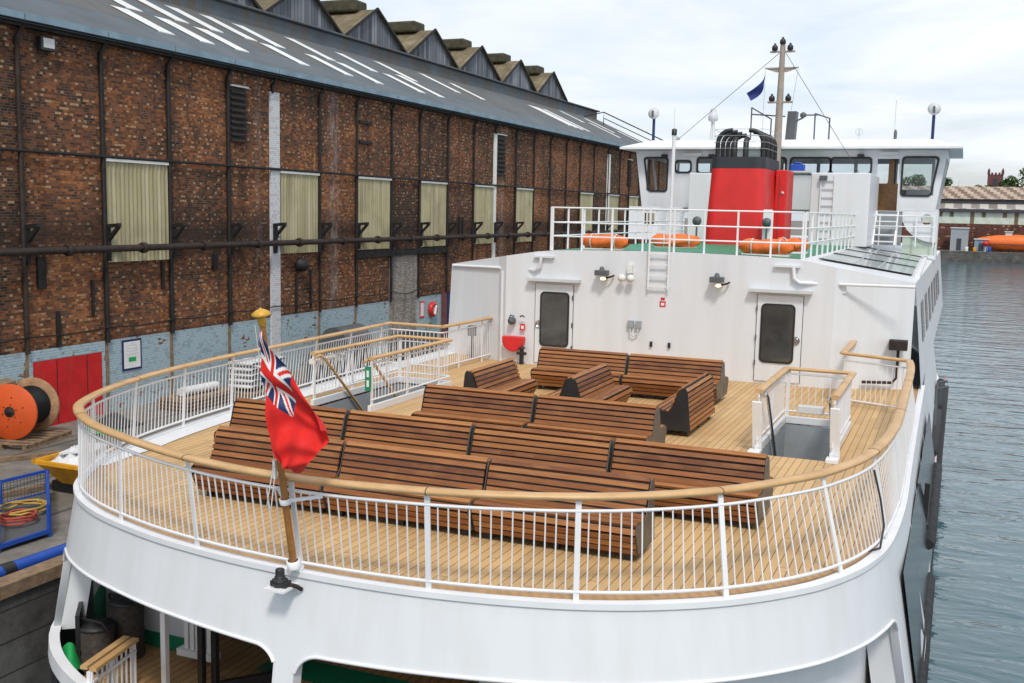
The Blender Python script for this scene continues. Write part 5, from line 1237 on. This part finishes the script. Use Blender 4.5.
# white rolls and machines seen through the port rail
t=thing('membrane_roll',(-22.3,27.6,-2.5),'white roll of sheeting on a stack of boards below the blue wall','roll')
b=MB(); b.tube([(-22.4,26.3,-1.93),(-22.3,27.9,-1.93)],.14,14); b.build('roll',M['bag'],t)
b=MB(); b.box((-23.0,26.0,-2.5),(-21.9,28.4,-2.1)); 
for k in range(3): b.box((-23.05,25.95,-2.42+.11*k),(-21.85,28.45,-2.38+.11*k))
b.build('board_stack',M['timber'],t)
t=thing('sack_stack',(-22.4,30.4,-2.5),'stack of white sacks on pallets against the blue wall behind the port rail','sacks')
b=MB()
for lay in range(5):
    for k in range(3):
        y=29.5+.75*k+random.random()*.08; z=-2.3+.2*lay; rows=[]
        for i in range(7):
            a=i/6; w=.5*math.sin(math.pi*(.12+.76*a)); rows.append([Vector((-22.9+1.0*a,y+.34*math.cos(R(j*36))*(.6+.4*w*2),z+.1+.10*math.sin(R(j*36))*w*2)) for j in range(11)])
        b.grid(rows)
b.build('sacks',M['bag'],t); b=MB(); b.box((-23.1,29.0,-2.5),(-21.7,31.5,-2.36)); b.build('pallet_base',M['timber'],t)
t=thing('wheelie_bin',(-22.6,36.4,-2.5),'large black wheeled bin with domed lid by the white pilaster','bin')
b=MB(); b.box((-23.2,35.5,-2.3),(-22.0,37.3,-1.35)); b.build('bin_body',M['rubber'],t,bevel=.06); b=MB(); b.tube([(-23.2+.6,35.45,-1.35),(-22.6,37.35,-1.35)],.6,16); b.build('lid',M['dgrey'],t)
for x in (-23.0,-22.2):
    for y in (35.7,37.1): b=MB(); b.lathe((x,y,-2.4),[(0,-.04),(.1,-.04),(.1,.04),(0,.04)],12,(1,0,0)); b.build('wheel',M['black'],t)
for k,(x,y,s,lb) in enumerate(((-21.2,33.0,1.2,'grey steel crate on the quay behind the port stairs'),(-21.5,40.2,1.5,'larger grey steel crate further along the quay behind the port stairs'))):
    t=thing('steel_crate',(x,y,-2.5),lb,'crate','steel crates on the quay'); b=MB(); b.panel((x-s/2,y-s/2,-2.4),(s,0,0),(0,0,1.0),(0,.04,0)); b.panel((x-s/2,y+s/2,-2.4),(s,0,0),(0,0,1.0),(0,.04,0)); b.panel((x-s/2,y-s/2+.04,-2.4),(0,s-.04,0),(0,0,1.0),(.04,0,0)); b.panel((x+s/2-.04,y-s/2+.04,-2.4),(0,s-.04,0),(0,0,1.0),(.04,0,0)); b.box((x-s/2+.04,y-s/2+.04,-2.4),(x+s/2-.04,y+s/2,-2.3)); b.build('crate_walls',M['dgrey'],t)
    for dx in (-.4,.4): b=MB(); b.box((x+dx*s-.05,y-s/2,-2.5),(x+dx*s+.05,y+s/2,-2.41)); b.build('skid',M['rust'],t)

# ------------------------------------------------------------------ far shore
fw=thing('dock_shed',(25,246,-2.4),'long low brick shed with patchy tile roof across the water','warehouse')
b=MB(); b.box((-25,243,-2.4),(90,243.4,3.2)); b.build('brick_wall',M['brick_far'],fw)
b=MB(); b.box((-25,243.05,3.2),(90,243.4,6.0)); b.build('glazed_band',M['far_glazing'],fw)
for k in range(26): b=MB(); x=-9+3.1*k+(.9 if k%2 else 0); b.box((x,242.98,3.2+(1.4 if k%3 else 0)),(x+.75,243.05,6.0)); b.build('brick_pier',M['far_stone'] if False else M['moss'],fw)
b=MB(); b.add([(-25,242.4,6.2),(90,242.4,6.2),(90,247,7.4),(-25,247,7.4)],[(0,1,2,3)]); b.box((-25,242.4,5.75),(90,242.9,6.2)); b.build('lean_to_roof',M['far_low_roof'],fw)
b=MB(); b.box((-25,242.35,5.6),(90,242.6,6.25)); b.box((-25,247,6.9),(90,247.4,8.5)); b.build('dark_fascia',M['far_dark'],fw)
b=MB(); b.add([(-25,246.6,8.4),(90,246.6,8.4),(90,258,11.35),(-25,258,11.35)],[(0,1,2,3)]); b.add([(-25,269,8.4),(90,269,8.4),(90,258,11.35),(-25,258,11.35)],[(3,2,1,0)]); b.build('tile_roof',M['far_roof'],fw)
for x,w,h,mat,lb in ((-.6,3.4,4.6,'grey','grey flat-roofed hut at the water end of the far quay'),(3.6,2.6,2.4,'lilac','pale blue low hut on the far quay beside the grey hut')):
    t=thing('quay_hut',(x,239.5,-2.4),lb,'hut'); b=MB(); b.box((x-w/2,238,-2.4),(x+w/2,241,-2.4+h)); b.build('hut_walls',M[mat],t); b=MB(); b.box((x-w/2-.15,237.8,-2.4+h),(x+w/2+.15,241.2,-2.2+h)); b.build('hut_roof',M['lgrey'],t); b=MB(); b.box((x-.5,237.95,-2.3),(x+.4,238,-2.4+h*.55)); b.build('hut_door',M['far_dark'],t)
# orange lifeboat
t=thing('lifeboat',(9.5,240,-2.2),'long bright orange enclosed lifeboat resting on the far quay edge','lifeboat')
b=MB(); rows=[]
for i in range(25):
    u=i/24; x=2.9+14.5*u; w=max(.03,math.sin(math.pi*min(1,max(0,.06+.88*u)))**.45); rows.append([Vector((x,239.6+1.7*w*math.cos(R(15*j)),-.45+(1.75 if math.sin(R(15*j))>0 else 1.75)*w*math.sin(R(15*j))*(.92))) for j in range(25)])
b.grid(rows,flip=True); b.build('hull',M['orange'],t)
b=MB(); b.tube([(3.2,237.85,-.75),(6,237.75,-.8),(14,237.75,-.8),(17,237.9,-.75)],.12,6); b.build('rubbing_band',M['far_stone'],t)
b=MB(); b.box((8.0,239.0,.75),(9.3,240.2,1.7)); b.box((7.8,238.8,1.7),(9.5,240.4,1.85)); b.build('conning_hatch',M['lgrey'],t)
b=MB()
for x in (5,9,13): b.box((x,238.5,-2.4),(x+.4,240.8,-1.6))
b.build('cradle',M['black'],t)
for k in range(9):
    x=1.0+random.random()*8; lbs=('small white drum on the far quay, nearest the grey hut','blue bollard','red round lifebuoy post')
for x,h,mat,lb in ((.9,.9,'white_soft','small white drum in front of the grey hut on the far quay'),(2.4,.8,'yellow','small yellow drum in front of the low blue hut on the far quay'),(5.2,1.0,'blue','small blue drum left of the orange lifeboat')):
    b=MB(); b.lathe((x,237.2,-2.4),[(.3,0),(.33,.05),(.31,h/2),(.33,h-.05),(.3,h),(0,h)],12); b.build('drum',M[mat],label=lb,cat='drum',group='drums on the far quay')
t=thing('lifebuoy_post',(4.4,237.6,-2.4),'red round lifebuoy on a post left of the orange lifeboat','lifebuoy'); b=MB(); b.bar((4.4,237.6,-2.4),(4.4,237.6,-.6),.15); b.build('post',M['lgrey'],t); b=MB(); b.lathe((4.4,237.45,-.7),[(0,0),(.5,0),(.55,.1),(0,.15)],16,(0,-1,0)); b.build('buoy',M['signal_red'],t)
# lattice mast right edge
t=thing('lattice_mast',(13.5,241,-2.4),'pale lattice mast rising behind the orange lifeboat','mast'); b=MB()
for dx in (-.5,.5): b.bar((13.6+dx,241,-2.4),(13.6+dx*.5,241,15.5),.1)
for k in range(12): z=-1+1.35*k; f=.5*(1-.5*(z+2.4)/18); b.bar((13.6-f,241,z),(13.6+f,241,z+1.3),.06); b.bar((13.6-f,241,z),(13.6+f,241,z),.06)
b.build('lattice',M['lgrey'],t); b=MB(); b.bar((13.6,241,15.5),(13.6,241,17.5),.06); b.build('aerial',M['lgrey'],t)
# red tower beyond the shed
t=thing('sandstone_tower',(6.6,300,-2.4),'red stone church tower with corner pinnacles above the far roof','tower'); b=MB(); b.box((4.9,299,-2.4),(8.5,303,15.6)); b.build('tower_shaft',M['far_stone'],t)
for x in (5.05,8.3): b=MB(); b.prism([(x-.35,298.8,15.6),(x+.35,298.8,15.6),(x+.3,298.8,16.6),(x,298.8,17.3),(x-.3,298.8,16.6)],(0,.7,0)); b.build('pinnacle',M['far_stone'],t)
b=MB(); 
for k in range(3): b.box((5.6+.85*k,298.9,15.6),(6.1+.85*k,299.4,16.1))
b.build('battlement',M['far_stone'],t); b=MB(); b.box((6.2,298.9,12.5),(7.2,298.99,14.6)); b.build('belfry_opening',M['far_dark'],t)
t=thing('grey_spire',(-1.6,320,-2.4),'small pale grey spire showing between trees over the far roof','spire'); b=MB(); b.lathe((-1.6,320,-2.4),[(1.2,0),(1.2,14.2),(.9,15),(.1,17.5)],8); b.build('spire_shaft',M['lgrey'],t)
def tree(x,y,h,w,label):
    t=thing('broadleaf_tree',(x,y,-2.4),label,'tree','trees beyond the far shed'); b=MB(); b.tube([(x,y,-2.4),(x+.2,y,h*.35),(x,y,h*.6)],[.5,.35,.2],7)
    for k in range(4): a=R(90*k+20); b.tube([(x,y,h*.35),(x+w*.3*math.cos(a),y+w*.3*math.sin(a),h*.62)],[.2,.08],5)
    b.build('trunk',M['bark'],t)
    b=MB(); cl=[(x+w*.42*random.uniform(-1,1),y+w*.3*random.uniform(-1,1),h*random.uniform(.5,.86),w*random.uniform(.16,.27)) for _ in range(14)]
    for (cx_,cy_,cz_,r) in cl:
        for k in range(150):
            v=Vector((random.gauss(0,1),random.gauss(0,1),random.gauss(0,1))).normalized()*r*random.uniform(.7,1.08); v.z*=.8; p=Vector((cx_,cy_,cz_))+v
            a=Vector((random.gauss(0,1),random.gauss(0,1),random.gauss(0,1))).normalized()*random.uniform(.22,.45); c=a.cross(v).normalized()*a.length
            b.tone=min(1,max(0,random.gauss(.5,.25))); b.add([p-a,p-c*.6,p+a,p+c*.6],[(0,1,2,3)],False)
    b.build('crown',M['leaf'],t)
for i,(x,y,h,w,lb) in enumerate(((-4.3,280,15.3,7,'low rounded tree just right of the wheelhouse over the far roof'),(-8.5,285,16,7,'rounded tree seen through the right wheelhouse window'),(2.2,282,15.0,6.5,'low dark tree left of the red tower'),(11.5,280,17.3,7,'tall light tree right of the red tower'),(16.5,284,18.6,8,'tallest tree at the right edge of the picture'),(-14.5,290,15.5,8,'tree seen through the wheelhouse door'),(8.6,286,15.2,4.5,'small tree directly right of the tower foot'),(22,290,18,8,'tree beyond the right edge of the tall trees'))): tree(x,y,h,w,lb)

# ------------------------------------------------------------------ sky, sun, camera
w=bpy.data.worlds.new('World'); scene.world=w; w.use_nodes=True; nt=w.node_tree; bg=nt.nodes['Background']
sky=nt.nodes.new('ShaderNodeTexSky'); sky.sky_type='NISHITA'; sky.sun_disc=False
EL,AZ=R(52),R(150)      # sun high, over the starboard quarter (azimuth from +Y, clockwise)
sky.sun_elevation=EL; sky.sun_rotation=AZ; sky.air_density=1.0; sky.dust_density=2.0; sky.ozone_density=1.0
def nd(t,**k):
    x=nt.nodes.new(t)
    for a,b_ in k.items(): setattr(x,a,b_)
    return x
tc=nd('ShaderNodeTexCoord'); sep=nd('ShaderNodeSeparateXYZ'); nt.links.new(tc.outputs['Generated'],sep.inputs[0])
zc=nd('ShaderNodeMath',operation='MAXIMUM'); nt.links.new(sep.outputs[2],zc.inputs[0]); zc.inputs[1].default_value=0.0
za=nd('ShaderNodeMath',operation='ADD'); nt.links.new(zc.outputs[0],za.inputs[0]); za.inputs[1].default_value=.10
dx=nd('ShaderNodeMath',operation='DIVIDE'); dy=nd('ShaderNodeMath',operation='DIVIDE'); nt.links.new(sep.outputs[0],dx.inputs[0]); nt.links.new(sep.outputs[1],dy.inputs[0]); nt.links.new(za.outputs[0],dx.inputs[1]); nt.links.new(za.outputs[0],dy.inputs[1])
cb=nd('ShaderNodeCombineXYZ'); nt.links.new(dx.outputs[0],cb.inputs[0]); nt.links.new(dy.outputs[0],cb.inputs[1])
n1=nd('ShaderNodeTexNoise'); n1.inputs['Scale'].default_value=.75; n1.inputs['Detail'].default_value=7; n1.inputs['Roughness'].default_value=.55; n1.inputs['Distortion'].default_value=.5; nt.links.new(cb.outputs[0],n1.inputs['Vector'])
n2=nd('ShaderNodeTexNoise'); n2.inputs['Scale'].default_value=.45; n2.inputs['Detail'].default_value=5; nt.links.new(cb.outputs[0],n2.inputs['Vector'])
r1=nd('ShaderNodeValToRGB'); r1.color_ramp.elements[0].position=.34; r1.color_ramp.elements[0].color=(.45,)*3+(1,); r1.color_ramp.elements[1].position=.58; r1.color_ramp.elements[1].color=(1,1,1,1); nt.links.new(n1.outputs['Fac'],r1.inputs[0])
r2=nd('ShaderNodeValToRGB'); r2.color_ramp.elements[0].position=.36; r2.color_ramp.elements[0].color=(5.6,6.05,6.7,1); r2.color_ramp.elements[1].position=.66; r2.color_ramp.elements[1].color=(7.1,7.3,7.55,1); nt.links.new(n2.outputs['Fac'],r2.inputs[0])
mx=nd('ShaderNodeMix',data_type='RGBA'); nt.links.new(r1.outputs[0],mx.inputs[0]); nt.links.new(sky.outputs[0],mx.inputs[6]); nt.links.new(r2.outputs[0],mx.inputs[7]); nt.links.new(mx.outputs[2],bg.inputs[0]); bg.inputs[1].default_value=.10
sd_=bpy.data.lights.new('sun','SUN'); sd_.energy=1.5; sd_.angle=R(10); sd_.color=(1,.94,.86); so_=bpy.data.objects.new('sun',sd_); COL.objects.link(so_)
sv=Vector((math.sin(AZ)*math.cos(EL),math.cos(AZ)*math.cos(EL),math.sin(EL))); so_.rotation_euler=sv.to_track_quat('Z','Y').to_euler(); so_.location=(10,-10,40)
cd=bpy.data.cameras.new('camera'); co=bpy.data.objects.new('camera',cd); COL.objects.link(co); scene.camera=co
f,yaw,pitch,roll=1057.8,.39881,.12368,.021589
fwd=Vector((-math.sin(yaw)*math.cos(pitch),math.cos(yaw)*math.cos(pitch),-math.sin(pitch))); right=Vector((math.cos(yaw),math.sin(yaw),0)); upv=right.cross(fwd)
r2_=right*math.cos(roll)+upv*math.sin(roll); u2_=-right*math.sin(roll)+upv*math.cos(roll)
mtx=Matrix((r2_,u2_,-fwd)).transposed().to_4x4(); mtx.translation=Vector((0,0,4.0)); co.matrix_world=mtx
cd.sensor_width=36; cd.lens=f/1024*36; cd.clip_start=.1; cd.clip_end=3000
scene.view_settings.view_transform='Standard'; scene.view_settings.look='None'; scene.view_settings.exposure=0.62; scene.view_settings.gamma=1
scene.render.resolution_x=1024; scene.render.resolution_y=683
